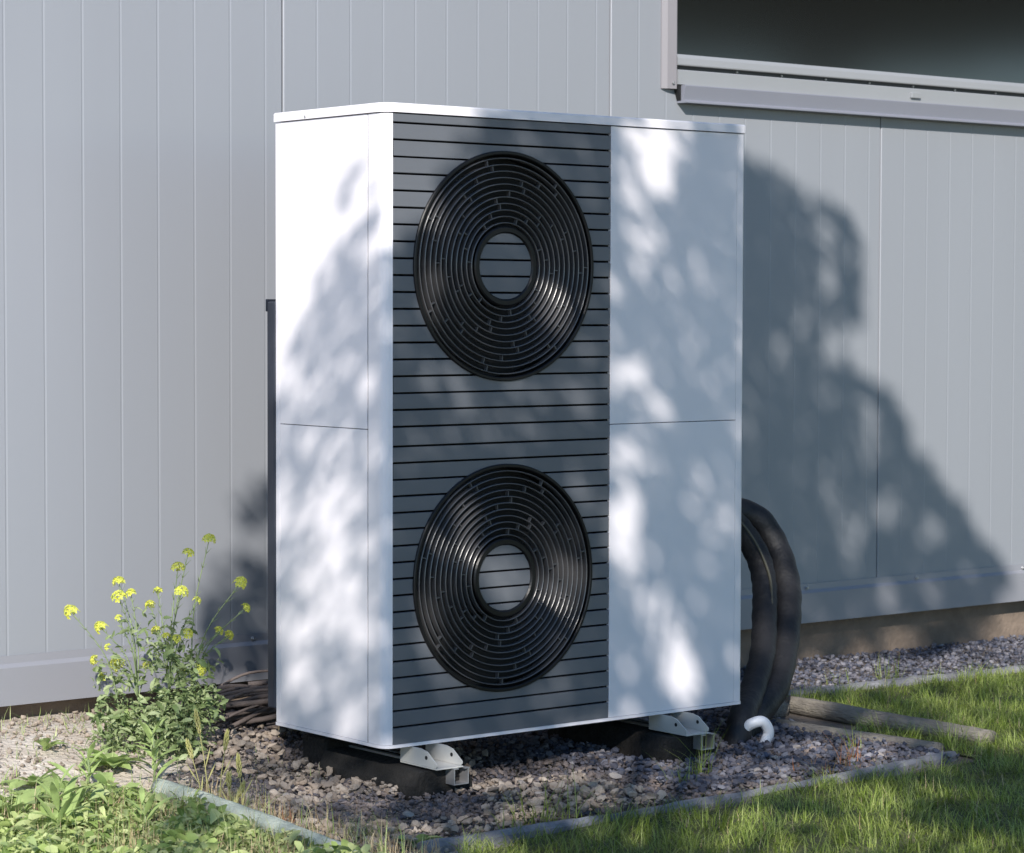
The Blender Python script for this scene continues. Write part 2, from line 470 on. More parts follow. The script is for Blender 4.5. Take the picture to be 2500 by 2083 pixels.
# bottom rail, recess with screws, face, drip
a, b = 1.689, 4.034
MB().prism([(YW - 0.001, 1.6615), (YW - 0.012, 1.6605), (YW - 0.019, 1.650), (YW - 0.022, 1.632), (YW - 0.021, 1.629), (YW - 0.001, 1.629)], 0, a, b).build('bottom_rail', M['sillm'], win)
MB().box(a, b, YW - 0.004, YW - 0.0005, 1.617, 1.6288).build('rail_recess', M['clad_joint'], win)
MB().prism([(YW - 0.001, 1.6168), (YW - 0.020, 1.6165), (YW - 0.022, 1.614), (YW - 0.022, 1.575), (YW - 0.001, 1.575)], 0, a, b).build('sill_face', M['sillm'], win)
mb = MB().prism([(YW - 0.002, 1.5735), (YW - 0.036, 1.5735), (YW - 0.037, 1.571), (YW - 0.029, 1.533), (YW - 0.040, 1.527), (YW - 0.040, 1.5235), (YW - 0.002, 1.5235)], 0, 1.703, 4.05)
mb.build('drip_sill', M['drip'], win)
MB().prism([(1.688, 1.573), (1.702, 1.573), (1.702, 1.53), (1.697, 1.545)], 1, YW - 0.019, YW - 0.002).build('sill_end_gap', M['cavity'], win)
for x in (1.93, 2.11, 2.292, 2.479, 2.67, 2.86, 3.05, 3.24):
    MB().tube([(x, YW - 0.004, 1.6235), (x, YW - 0.009, 1.6235)], 0.0032, 8).build('screw', M['steel'], win)
mb = MB().box(2.640, 2.682, YW - 0.031, YW - 0.0222, 1.5865, 1.603, 0.0015)
mb.build('latch', M['sillm'], win)
MB().tube([(1.672, YW - 0.0195, 1.578), (1.672, YW - 0.023, 1.578)], 0.004, 10).build('screw', M['steel'], win)

# ------------------------------------------------------------------ the heat pump
W, D, H = 1.0596, 0.4215, 1.382
G0, G1 = 0.0216, 0.6362
LID = 1.3600
hp = thing('heat_pump', 'tall white heat pump with slate grey slatted front and two round black fan guards', 'heat pump', (W / 2, D / 2, 0.0))

def outline(off=0.0, back=0.0):
    """rounded plan of the casing, from the left rear round the front to the right rear"""
    R = 0.026; pts = [(-off, D + back)]
    for q in range(7):
        t = math.radians(180 + q * 15)
        pts.append((R + (R + off) * math.cos(t), R + (R + off) * math.sin(t)))
    for q in range(5):
        t = math.radians(270 + q * 22.5); r = 0.008
        pts.append((W - r + (r + off) * math.cos(t), r + (r + off) * math.sin(t)))
    pts.append((W + off, D + back))
    return pts
lid = MB()
o1, o2 = outline(0.0045), outline(0.0035)
n = len(o1)
lid.add([(x, y, LID + 0.002) for x, y in o1] + [(x, y, H - 0.003) for x, y in o1] + [(x + (W / 2 - x) * 0.004, y + (D / 2 - y) * 0.01, H) for x, y in o1],
        [(i, (i + 1) % n, n + (i + 1) % n, n + i) for i in range(n)] + [(n + i, n + (i + 1) % n, 2 * n + (i + 1) % n, 2 * n + i) for i in range(n)] + [tuple(range(n - 1, -1, -1)), tuple(range(2 * n, 3 * n))])
lid = lid.build('top_cover', M['white'], hp)
MB().tube([(-0.0045, 0.295, 1.367), (-0.0065, 0.295, 1.367)], 0.0028, 8).build('screw', M['steel'], lid)
# rim under the casing
rm = MB(); o1 = outline(0.0015)
rm.add([(x, y, -0.007) for x, y in o1] + [(x, y, 0.0) for x, y in o1], [(i, (i + 1) % n, n + (i + 1) % n, n + i) for i in range(n)] + [tuple(range(n - 1, -1, -1)), tuple(range(n, 2 * n))])
rm.build('base_rim', M['white'], hp)
# inner body
MB().box(0.014, W - 0.014, 0.066, D - 0.004, 0.0005, LID + 0.0015).build('inner_casing', M['cavity'], hp)
# left front corner post (rounded) : from the side seam to the grille
pp = [(0.0, 0.0612)] + [(x, y) for x, y in outline(0)[1:8]]
pp = [(0.0, 0.0612)] + [p for p in outline(0)[1:8] if p[0] <= G0 - 0.0015] + [(G0 - 0.0008, 0.0002), (G0 - 0.0008, 0.012), (0.012, 0.0612)]
MB().prism(pp, 2, 0.0005, LID).build('corner_post', M['white'], hp)
# side panels
SY = 0.0650
MB().box(-0.0, 0.010, SY, 0.4045, 0.6818, LID, 0.0008).build('side_panel', M['white'], hp)
MB().box(-0.0, 0.010, SY, 0.4045, 0.0005, 0.6802, 0.0008).build('side_panel', M['white'], hp)
MB().box(0.0016, 0.010, 0.06135, SY - 0.00015, 0.001, LID - 0.001).build('seam_shade_strip', M['seam'], hp)  # strip added to darken the seam where the lit panel edge would show
MB().box(-0.0, 0.010, 0.4052, D, 0.0005, LID, 0.0008).build('side_edge_strip', M['white'], hp)
# right front panels
MB().box(G1 + 0.0014, 1.0335, 0.0, 0.010, 0.6788, LID, 0.0008).build('front_panel', M['white'], hp)
MB().box(G1 + 0.0014, 1.0335, 0.0, 0.010, 0.0005, 0.6772, 0.0008).build('front_panel', M['white'], hp)
pr = [(1.0339, 0.012), (1.0339, 0.0)] + outline(0)[8:] + [(W - 0.012, D), (W - 0.012, 0.012)]
MB().prism([p for p in pr if p[0] >= 1.0339], 2, 0.0005, LID).build('corner_post', M['white'], hp)
# black backing of the grille
for x in (G0 - 0.004, G1 - 0.004):
    MB().box(x, x + 0.008, 0.0118, 0.0655, 0.002, LID).build('grille_side', M['cavity'], hp)

FX, R_OUT, R_HUB = 0.3289, 0.2495, 0.074
FANS = ((1.0365, 0.250), (0.3440, 0.2475))
GAP = 0.0042
lines = [1.340 - 0.03622 * k for k in range(19)] + [0.6455 - 0.03575 * k for k in range(18)]
lines = sorted(lines)
edges = [0.0005] + lines + [LID]

def clipped(z0, z1, cz, R, x0, x1, side):
    """outline of a slat's piece left or right of the fan opening"""
    N = 10; arc = []
    for i in range(N + 1):
        z = z0 + (z1 - z0) * i / N
        d = R * R - (z - cz) ** 2
        arc.append((z, math.sqrt(d) if d > 0 else 0.0))
    if side < 0:
        return [(x0, z0)] + [(FX - w, z) for z, w in arc] + [(x0, z1)]
    return [(x1, z0)] + [(FX + w, z) for z, w in arc] + [(x1, z1)]

def slab(mb, poly, y0, y1, bev=0.0009):
    """polygon in x,z pressed to depth with a softened front edge"""
    cx = sum(p[0] for p in poly) / len(poly); cz = sum(p[1] for p in poly) / len(poly)
    n = len(poly)
    inner = []
    for x, z in poly:
        inner.append((x + max(-bev, min(bev, (cx - x))), z + max(-bev, min(bev, (cz - z)))))
    vs = [(x, y1, z) for x, z in poly] + [(x, y0 + bev, z) for x, z in poly] + [(x, y0, z) for x, z in inner]
    fs = [(i, (i + 1) % n, n + (i + 1) % n, n + i) for i in range(n)] + [(n + i, n + (i + 1) % n, 2 * n + (i + 1) % n, 2 * n + i) for i in range(n)] + [tuple(range(2 * n, 3 * n))]
    mb.add(vs, fs)

for z0, z1 in zip(edges, edges[1:]):
    a, b = z0 + (GAP / 2 if z0 > 0.01 else 0), z1 - (GAP / 2 if z1 < LID - 0.001 else 0)
    if b - a < 0.003: continue
    fan = [f for f in FANS if a < f[0] + R_OUT and b > f[0] - R_OUT]
    mb = MB()
    X0, X1 = G0 + 0.0006, G1 - 0.0006
    if not fan:
        mb.box(X0, X1, 0.0, 0.0115, a, b, 0.0010)
    else:
        cz = fan[0][0]
        if b > cz + R_OUT - 0.002 or a < cz - R_OUT + 0.002:
            # row that the opening only grazes: whole slat with a shallow bite
            top = b > cz + R_OUT
            N = 24; pl = []
            xs = [X0 + (X1 - X0) * i / N for i in range(N + 1)]
            for x in xs:
                d = R_OUT ** 2 - (x - FX) ** 2
                zc = math.sqrt(d) if d > 0 else -1
                if top: pl.append((x, min(b - 0.001, max(a, cz + zc)) if zc > 0 else a))
                else: pl.append((x, max(a + 0.001, min(b, cz - zc)) if zc > 0 else b))
            poly = (pl + [(X1, b), (X0, b)]) if top else (pl + [(X1, a), (X0, a)])
            # build as a strip of quads so the concave bite stays clean
            m_ = len(pl); other = b if top else a
            vs = [(x, 0.0, z) for x, z in pl] + [(x, 0.0, other) for x, z in pl] + [(x, 0.0115, z) for x, z in pl] + [(x, 0.0115, other) for x, z in pl]
            fs = []
            for i in range(m_ - 1):
                fs += [(i, i + 1, m_ + i + 1, m_ + i), (i, i + 1, 2 * m_ + i + 1, 2 * m_ + i), (m_ + i, m_ + i + 1, 3 * m_ + i + 1, 3 * m_ + i)]
            mb.add(vs, fs)
        else:
            for sd in (-1, 1):
                pl = clipped(a, b, cz, R_OUT, X0, X1, sd)
                slab(mb, pl, 0.0, 0.0115)
                mb.build('slat', M['slate'], hp)
                mb = MB()
    if mb.v:
        mb.build('slat', M['slate'], hp)
    if fan and abs((a + b) / 2 - fan[0][0]) < R_HUB + 0.02:
        cz = fan[0][0]
        aa, bb = max(a, cz - R_HUB + 0.001), min(b, cz + R_HUB - 0.001)
        if bb - aa > 0.002:
            N = 10; L = []
            for i in range(N + 1):
                z = aa + (bb - aa) * i / N
                L.append((math.sqrt(max(R_HUB ** 2 - (z - cz) ** 2, 0)), z))
            poly = [(FX - w, z) for w, z in L] + [(FX + w, z) for w, z in reversed(L)]
            mb = MB(); slab(mb, poly, -0.0005, 0.0115)
            mb.build('hub_slat', M['slate'], hp)

for fi, (cz, ro) in enumerate(FANS):
    g = MB()
    g.ringy(FX, cz, 0.2462, 0.2545, -0.0055, 0.0600, 128, 0.002)
    g.ringy(FX, cz, 0.0735, 0.0885, -0.0045, 0.0600, 64, 0.003)
    g = g.build('fan_guard', M['black'], hp)
    mb = MB(); nn = 64
    # shaft wall and dark plate behind the rings
    mb.add([(FX + 0.2455 * math.cos(2 * math.pi * q / nn), 0.060, cz + 0.2455 * math.sin(2 * math.pi * q / nn)) for q in range(nn)], [tuple(range(nn))])
    mb.build('fan_recess', M['cavity'], g)
    rs = [0.2385 - 0.01425 * q for q in range(11)]
    for q, r in enumerate(rs):
        MB().ringy(FX, cz, r - 0.0013, r + 0.0013, -0.0035 - 0.0015 * math.sin(q / 10 * math.pi), 0.0115, 96, 0.0011).build('guard_ring', M['ring'], g)
    sm = None
    for q in range(len(rs) - 1):
        rm_ = (rs[q] + rs[q + 1]) / 2; h = (rs[q] - rs[q + 1]) / 2 - 0.0013
        for w in range(7):
            an = 2 * math.pi * (w / 7) + q * 0.44 + 0.2 * ((q * 5) % 3) + fi * 0.2
            if sm is None:
                tmp = MB().box(-h, h, -0.0012, 0.008, -0.0013, 0.0013).build('guard_strut', M['strut'], g)
                sm = tmp.data; st = tmp
            else:
                st = bpy.data.objects.new('guard_strut', sm); C.objects.link(st); st.parent = g
                st.matrix_parent_inverse = world_of(g).inverted()
            st.location = (FX + rm_ * math.cos(an), 0, cz + rm_ * math.sin(an))
            st.rotation_euler = (0, -an, 0)

# dark frame of the rear heat exchanger, standing a little proud of the back
MB().box(-0.004, W - 0.03, D + 0.0005, D + 0.031, 0.03, 0.958, 0.004).build('rear_grille', M['navy'], hp)
MB().box(-0.0055, W - 0.03, D + 0.0315, D + 0.0335, 0.935, 0.963, 0.0008).build('rear_grille_cap', M['navy'], hp)
MB().box(0.06, W - 0.06, 0.05, D - 0.05, -0.02, -0.0075).build('drip_tray', M['cavity'], hp)

# ------------------------------------------------------------------ feet
def foot(xo, label):
    t = thing('support_foot', label, 'foot', (xo + 0.11, 0.2, gz(xo + 0.11, 0.2)), 'feet that carry the heat pump')
    mb = MB()
    mb.prism([(0.022 + xo, -0.17), (0.198 + xo, -0.17), (0.190 + xo, -0.085), (0.176 + xo, -0.054), (0.050 + xo, -0.054), (0.034 + xo, -0.085)], 1, -0.062, 0.30)
    mb.build('rubber_beam', M['block'], t)
    MB().box(0.055 + xo, 0.150 + xo, 0.305, 0.40, -0.17, -0.030, 0.006).build('rear_block', M['block'], t)
    # steel strut let into the beam
    mb = MB()
    x0, x1 = 0.118 + xo, 0.158 + xo
    mb.box(x0, x0 + 0.0025, -0.092, 0.3, -0.085, -0.0515).box(x1 - 0.0025, x1, -0.092, 0.3, -0.085, -0.0515)
    mb.box(x0 + 0.0026, x1 - 0.0026, -0.092, 0.3, -0.085, -0.0825)
    mb.box(x0 - 0.001, x0 + 0.012, -0.093, 0.3, -0.0512, -0.0490).box(x1 - 0.012, x1 + 0.001, -0.093, 0.3, -0.0512, -0.0490)
    mb.build('steel_strut', M['steel'], t)
    # bent U bracket with two upright cheeks
    MB().box(0.074 + xo, 0.146 + xo, -0.088, 0.045, -0.0485, -0.0455, 0.0006).build('bracket_plate', M['painted_steel'], t)
    for xx in (0.0745, 0.1432):
        pl = [(0.045, -0.045), (-0.082, -0.045), (-0.086, -0.041), (-0.086, -0.036), (-0.052, -0.013), (-0.030, -0.0085), (0.045, -0.0085)]
        c = MB().prism(pl, 0, xx + xo, xx + 0.0028 + xo)
        c = c.build('bracket_cheek', M['painted_steel'], t)
        MB().tube([(xx - 0.0008 + xo, -0.050, -0.026), (xx + 0.0036 + xo, -0.050, -0.026)], 0.0045, 10).build('bolt_hole', M['cavity'], c)
foot(0.0, 'dark rubber foot with white steel bracket under the left end of the heat pump')
foot(0.727, 'dark rubber foot with white steel bracket beside the white curved pipe')

# ------------------------------------------------------------------ hoses
def smooth_path(pts, n=8):
    P = [Vector(p) for p in pts]; out = []
    P = [P[0] * 2 - P[1]] + P + [P[-1] * 2 - P[-2]]
    for i in range(1, len(P) - 2):
        for k in range(n):
            t = k / n
            a, b, c, d = P[i - 1], P[i], P[i + 1], P[i + 2]
            out.append(0.5 * ((2 * b) + (c - a) * t + (2 * a - 5 * b + 4 * c - d) * t * t + (3 * b - a - 3 * c + d) * t ** 3))
    out.append(P[-2]); return out
op = smooth_path([(1.15, .455, .47), (1.35, .50, .455), (1.462, .5, .419), (1.551, .46, .387), (1.585, .42, .311), (1.564, .36, .23), (1.511, .3, .162), (1.42, .22, .075), (1.308, .14, -.008), (1.187, .09, -.062), (1.11, .07, -.11), (1.09, .07, -.16)])
o = MB().tube(op, [0.0365 + 0.001 * math.sin(i * 1.3) for i in range(len(op))], 24).build('insulated_pipe', M['rubber'])
tag(o, 'outer thicker black insulated pipe arching beside the heat pump', 'pipe', 'insulated pipes of the heat pump')
ip = smooth_path([(1.15, .40, .44), (1.30, .44, .435), (1.42, .45, .405), (1.478, .44, .36), (1.500, .40, .292), (1.475, .35, .226), (1.418, .29, .162), (1.325, .20, .075), (1.212, .12, -.004), (1.117, .055, -.046), (1.08, .035, -.10), (1.07, .03, -.16)])
o = MB().tube(ip, [0.0325 + 0.001 * math.sin(i * 1.7) for i in range(len(ip))], 24).build('insulated_pipe', M['rubber'])
tag(o, 'inner thinner black insulated pipe nearest the white casing', 'pipe', 'insulated pipes of the heat pump')
cp = smooth_path([(1.2, .41, .43), (1.38, .43, .428), (1.437, .41, .392), (1.466, .385, .345), (1.478, .355, .29), (1.46, .31, .232), (1.40, .245, .15)])
o = MB().tube(cp, 0.0035, 8).build('thin_cable', mat('cable_sheath', (0.07, 0.068, 0.05), 0.6))
tag(o, 'thin pale cable running between the two black insulated pipes', 'cable')
wp = smooth_path([(1.085, .036, -.085), (1.100, .006, -.060), (1.124, -.008, -.056), (1.140, -.012, -.082), (1.131, -.008, -.110), (1.117, -.002, -.16), (1.115, -.002, -.22)])
o = MB().tube(wp, 0.0135, 18).build('white_pipe', M['pvc'])
tag(o, 'short white curved plastic pipe ending in the gravel below the black pipes', 'pipe')

# ------------------------------------------------------------------ lawn sheet, edging, logs
def lawn_mask(x, y):
    """1 where the lawn grows"""
    front = (y < -0.505 + 0.012 * np.sin(x * 9) + 0.05 * np.clip(x - 0.6, 0, 0.8)) & (x > -0.36 + 0.15 * np.sin(y * 9))
    tip = (y < -0.36) & (x > 1.40)
    right = (x > 1.575 + 0.02 * np.sin(y * 14)) & (y < 0.50 - 0.10 * (x - 1.78))
    strip = (x > 1.40) & (x < 1.54) & (y < -0.02)
    return front | tip | right | strip

def lawn_sheet():
    xs = np.arange(-0.4, 9.01, 0.06); ys = np.arange(-9, 0.51, 0.06)
    X, Y = np.meshgrid(xs, ys, indexing='ij')
    Z = ground_z(X, Y) + 0.006
    V = np.stack([X, Y, Z], -1).reshape(-1, 3)
    n, m = len(xs), len(ys)
    i, j = np.meshgrid(np.arange(n - 1), np.arange(m - 1), indexing='ij')
    a = (i * m + j).ravel()
    cx = X[:-1, :-1].ravel() + 0.03; cy = Y[:-1, :-1].ravel() + 0.03
    k = lawn_mask(cx, cy); a = a[k]
    F = np.stack([a, a + m, a + m + 1, a + 1], -1)
    o = bulk('lawn', V, F, mat('lawn_thatch', (0.055, 0.065, 0.025), 0.95, col2=(0.11, 0.12, 0.045), vscale=30, bump=0.8, bscale=120), smooth=True)
    tag(o, kind='structure')
lawn_sheet()

def kerb(name, p0, p1, w, h, material, label, cat, group=None, seed=1, top=-0.1):
    r = random.Random(seed)
    p0, p1 = Vector(p0), Vector(p1)
    L = (p1 - p0).length; d = (p1 - p0).normalized(); s = Vector((-d.y, d.x))
    n = max(4, int(L / 0.04)); prof = [(-w / 2, -h), (-w / 2, -0.008), (-w / 2 + 0.007, 0), (0, 0.002), (w / 2 - 0.007, 0), (w / 2, -0.008), (w / 2, -h)]
    vs = []
    for i in range(n + 1):
        t = i / n; c = p0 + d * L * t
        for a, z in prof:
            q = c + s * (a + r.uniform(-.0022, .0022)); vs.append((q.x, q.y, top + z + (r.uniform(-.002, .002) if z > -0.02 else 0)))
    m = len(prof)
    fs = [(i * m + j, (i + 1) * m + j, (i + 1) * m + j + 1, i * m + j + 1) for i in range(n) for j in range(m - 1)]
    fs += [tuple(range(m)), tuple(n * m + j for j in reversed(range(m)))]
    o = MB().add(vs, fs, False).build(name, material)
    return tag(o, label, cat, group)

G = 'grey edging stones around the gravel'
kerb('edging_stone', (-0.26, -0.478), (0.28, -0.490), 0.030, 0.09, M['edging'], 'grey edging stone below the left half of the slatted grille, between gravel and lawn', 'edging', G, 1, -0.098)
kerb('edging_stone', (0.288, -0.488), (0.80, -0.468), 0.030, 0.09, M['edging'], 'grey edging stone in front of the right white panel of the heat pump', 'edging', G, 2, -0.099)
kerb('edging_stone', (0.81, -0.464), (1.36, -0.405), 0.030, 0.09, M['edging'], 'grey edging stone running to the pointed right tip of the gravel bed', 'edging', G, 3, -0.099)
kerb('edging_stone', (1.66, 0.530), (2.20, 0.490), 0.045, 0.09, M['edging'], 'grey edging stone between the gravel along the wall and the back lawn, left length', 'edging', G, 4, -0.099)
kerb('edging_stone', (2.21, 0.489), (3.10, 0.41), 0.045, 0.09, M['edging'], 'grey edging stone along the wall gravel, length at the right edge of the picture', 'edging', G, 5, -0.099)

def log(name, p0, p1, rad, material, label, cat='log', z=-0.11, n=14, seed=0, group=None, flat=0.8):
    r = random.Random(seed)
    p0, p1 = Vector((*p0, z)), Vector((*p1, z))
    d = (p1 - p0); L = d.length; d.normalize(); s = Vector((-d.y, d.x, 0))
    segs = max(8, int(L / 0.025)); vs = []
    ph = [r.uniform(0, 6) for _ in range(6)]
    for i in range(segs + 1):
        t = i / segs
        for k in range(n):
            a = 2 * math.pi * k / n
            rr = rad * (1 + 0.07 * math.sin(3 * a + ph[0] + t * 5) + 0.05 * math.sin(7 * a + ph[1] + t * 9) + r.uniform(-.035, .035))
            q = p0 + d * L * t + s * math.cos(a) * rr + Vector((0, 0, math.sin(a) * rr * flat))
            vs.append(q + s * 0.006 * math.sin(t * 4 + ph[2]))
    fs = [(i * n + k, i * n + (k + 1) % n, (i + 1) * n + (k + 1) % n, (i + 1) * n + k) for i in range(segs) for k in range(n)]
    fs += [tuple(reversed(range(n))), tuple(segs * n + k for k in range(n))]
    o = MB().add(vs, fs, True).build(name, material)
    return tag(o, label, cat, group)
log('timber_edge', (1.553, 0.33), (1.543, -0.36), 0.029, M['log'], 'weathered round timber beside the lawn, the rear one of two', z=-0.095, seed=3, group='timber edges of the gravel bed')
log('timber_edge', (1.335, 0.17), (1.385, -0.34), 0.022, M['log'], 'weathered brown timber half sunk in the gravel, the front one of two', z=-0.108, seed=5, group='timber edges of the gravel bed')
log('timber_stump', (1.37, 0.30), (1.50, 0.33), 0.040, M['log'], 'knotty dark end of a rotten timber behind the white curved pipe', 'timber', z=-0.100, seed=8)
log('pole', (-0.385, 0.30), (-0.462, -0.62), 0.0225, M['pole'], 'thick grey green weathered pole lying from the weeds towards the bottom edge', 'pole', z=-0.092, n=18, seed=9, flat=0.95)

# flat stones at the corner of the back edging
for i, (x, y, s_, lb) in enumerate(((1.62, 0.49, 0.05, 'rough pale grey stone at the corner where the wall gravel meets the back lawn'),
                                    (1.53, 0.42, 0.04, 'small grey stone on the ground just right of the black pipes'))):
    bm = bmesh.new(); bmesh.ops.create_icosphere(bm, subdivisions=3, radius=1)
    for v in bm.verts:
        v.co *= 1 + 0.12 * math.sin(v.co.x * 4 + i) * math.cos(v.co.y * 5) + 0.05 * math.sin(v.co.z * 11 + v.co.x * 9)
        v.co = Vector((v.co.x * s_ * 1.5, v.co.y * s_ * 0.8, v.co.z * s_ * 0.45)) + Vector((x, y, gz(x, y) + 0.012))
    me = bpy.data.meshes.new('flat_stone'); bm.to_mesh(me); bm.free(); me.materials.append(M['edging'])
    tag(link('flat_stone', me), lb, 'stone')

# ------------------------------------------------------------------ gravel
def rock_base(seed, sub=1):
    r = np.random.RandomState(seed)
    bm = bmesh.new(); bmesh.ops.create_icosphere(bm, subdivisions=sub, radius=1)
    bm.verts.ensure_lookup_table()
    V = np.array([v.co[:] for v in bm.verts]); F = np.array([[v.index for v in f.verts] for f in bm.faces]); bm.free()
    for _ in range(7):                         # chip flat facets off
        nrm = r.normal(size=3); nrm /= np.linalg.norm(nrm); d = r.uniform(0.45, 0.8)
        over = V @ nrm - d; k = over > 0
        V[k] -= np.outer(over[k], nrm)
    V *= 1 + r.uniform(-0.17, 0.17, (len(V), 1))
    return V, F

def scatter_stones(name, n, xr, yr, mask, smin, smax, material, label, lift=0.0, sub=1, seed=1, power=2.2):
    r = np.random.RandomState(seed)
    x = r.uniform(*xr, n * 3); y = r.uniform(*yr, n * 3)
    k = mask(x, y); x, y = x[k][:n], y[k][:n]; n = len(x)
    s = smin + (smax - smin) * r.uniform(0, 1, n) ** power
    z = ground_z(x, y) + lift * r.uniform(0.2, 1, n) + s * 0.25
    Vs, Fs, off = [], [], 0
    parts = np.array_split(np.arange(n), 5)
    for q, idx in enumerate(parts):
        bv, bf = rock_base(seed * 10 + q, sub)
        scl = np.stack([s[idx] * r.uniform(.8, 1.35, len(idx)), s[idx] * r.uniform(.7, 1.1, len(idx)), s[idx] * r.uniform(.45, .85, len(idx))], -1) * 0.5
        V, F = instances(bv, bf, np.stack([x[idx], y[idx], z[idx]], -1), rand_rot(len(idx), 0.6), scl)
        Vs.append(V); Fs.append(F + off); off += len(V)
    o = bulk(name, np.concatenate(Vs), np.concatenate(Fs), material)
    return tag(o, label, 'gravel' if 'stone' not in name else 'stones', kind='stuff')

def bed(x, y):
    left = -0.42 + 0.5 * smst((y - 0.25) / 0.5) + 0.04 * np.sin(y * 17)
    right = np.where(y > 0.45, 3.8, np.where(y > -0.36, 1.37, 1.36 + 0.0 * y))
    return (x > left) & (x < right) & (y > -0.470 + 0.05 * np.clip(x - 0.6, 0, 0.8)) & (y < 0.985) & ~((x > 1.62) & (y < 0.55 - 0.1 * (x - 1.7)))
scatter_stones('gravel', 26000, (-0.5, 1.4), (-0.47, 0.985), bed, 0.004, 0.021, M['stone'], 'mixed grey and beige gravel bed under and around the heat pump', 0.012, 1, 1, 1.9)
scatter_stones('gravel', 8000, (1.05, 3.8), (0.40, 0.985), bed, 0.007, 0.020, M['bluestone'], 'blue grey gravel strip along the foot of the wall', 0.010, 1, 2)
scatter_stones('gravel', 4500, (0.55, 1.38), (-0.42, 0.45), bed, 0.008, 0.026, M['bluestone'], 'dark blue grey gravel below the right end of the heat pump', 0.016, 1, 3)
def clods(x, y):
    return (x > -0.38 + 0.3 * smst((y - .3) / .4)) & (x < 0.45) & (y < 0.62) & (np.sin(x * 9 + y * 6) + np.sin(y * 13 - x * 4) > -0.3) & bed(x, y)
scatter_stones('clods', 2600, (-0.4, 0.5), (-0.45, 0.65), clods, 0.006, 0.029, M['clod'], 'crumbly beige clods heaped in the gravel in front of the left foot', 0.020, 2, 4, 2.4)
scatter_stones('sandy_crumbs', 7000, (-1.6, 0.1), (-0.5, 0.98), lambda x, y: ~bed(x, y), 0.004, 0.020, M['clod'], 'crumbs and pebbles on the sandy bank below the wall', 0.002, 1, 5, 3.5)

# single pale stones that stand out
r_ = random.Random(5)
pale = [(0.50, -0.18), (0.24, -0.24), (0.30, -0.10), (0.82, -0.30), (0.40, -0.40), (0.98, -0.20), (1.12, -0.12), (1.22, -0.30), (0.02, 0.0), (-0.10, -0.22), (-0.17, 0.12), (0.10, -0.36)]
bv, bf = rock_base(77, 2)
for i, (x, y) in enumerate(pale):
    me = bpy.data.meshes.new('pale_stone')
    me.from_pydata([tuple(v * 0.5) for v in bv], [], [tuple(int(q) for q in f) for f in bf]); me.materials.append(M['pale'])
    o = link('pale_stone', me)
    s_ = r_.uniform(0.018, 0.028)
    o.location = (x, y, gz(x, y) + 0.017); o.scale = (s_ * 1.2, s_, s_ * 0.65); o.rotation_euler = (r_.uniform(-.3, .3), r_.uniform(-.3, .3), r_.uniform(0, 6))
    tag(o, 'pale beige stone lying on top of the grey gravel in front of the heat pump', 'stone', 'pale stones on the gravel')

# ------------------------------------------------------------------ grass
def blade_base(bend, segs=3, w=1.0):
    V, F = [], []
    for i in range(segs + 1):
        t = i / segs; ww = w * (1 - t ** 1.6) + 0.02
        x = bend * t * t
        V += [(x, -ww / 2, t * (1 - 0.18 * bend * t)), (x, ww / 2, t * (1 - 0.18 * bend * t))]
    for i in range(segs): F.append((2 * i, 2 * i + 1, 2 * i + 3, 2 * i + 2))
    return np.array(V), np.array(F)

def grow(name, x, y, z, h, w, material, tilt=0.35, label=None, cat=None, kind='stuff', bends=(0.2, 0.5, 0.9, 1.3), parent=None, r=None, lean=None):
    r = r or np.random.RandomState(len(x))
    n = len(x)
    Vs, Fs, off = [], [], 0
    for q, idx in enumerate(np.array_split(r.permutation(n), len(bends))):
        bv, bf = blade_base(bends[q])
        m = len(idx)
        a = r.uniform(0, 2 * math.pi, m); b = r.uniform(-tilt, tilt, m)
        if lean is not None: a = lean[idx] + r.normal(0, 0.9, m); b = np.abs(b) * 0.9
        ca, sa_, cb, sb = np.cos(a), np.sin(a), np.cos(b), np.sin(b)
        R = np.zeros((m, 3, 3))
        R[:, 0, 0] = ca * cb; R[:, 0, 1] = -sa_; R[:, 0, 2] = ca * sb
        R[:, 1, 0] = sa_ * cb; R[:, 1, 1] = ca; R[:, 1, 2] = sa_ * sb
        R[:, 2, 0] = -sb; R[:, 2, 2] = cb
        scl = np.stack([h[idx], w[idx], h[idx]], -1)
        V, F = instances(bv, bf, np.stack([x[idx], y[idx], z[idx]], -1), R, scl)
        Vs.append(V); Fs.append(F + off); off += len(V)
    o = bulk(name, np.concatenate(Vs), np.concatenate(Fs), material, parent)
    if label: tag(o, label, cat, kind=kind)
    return o

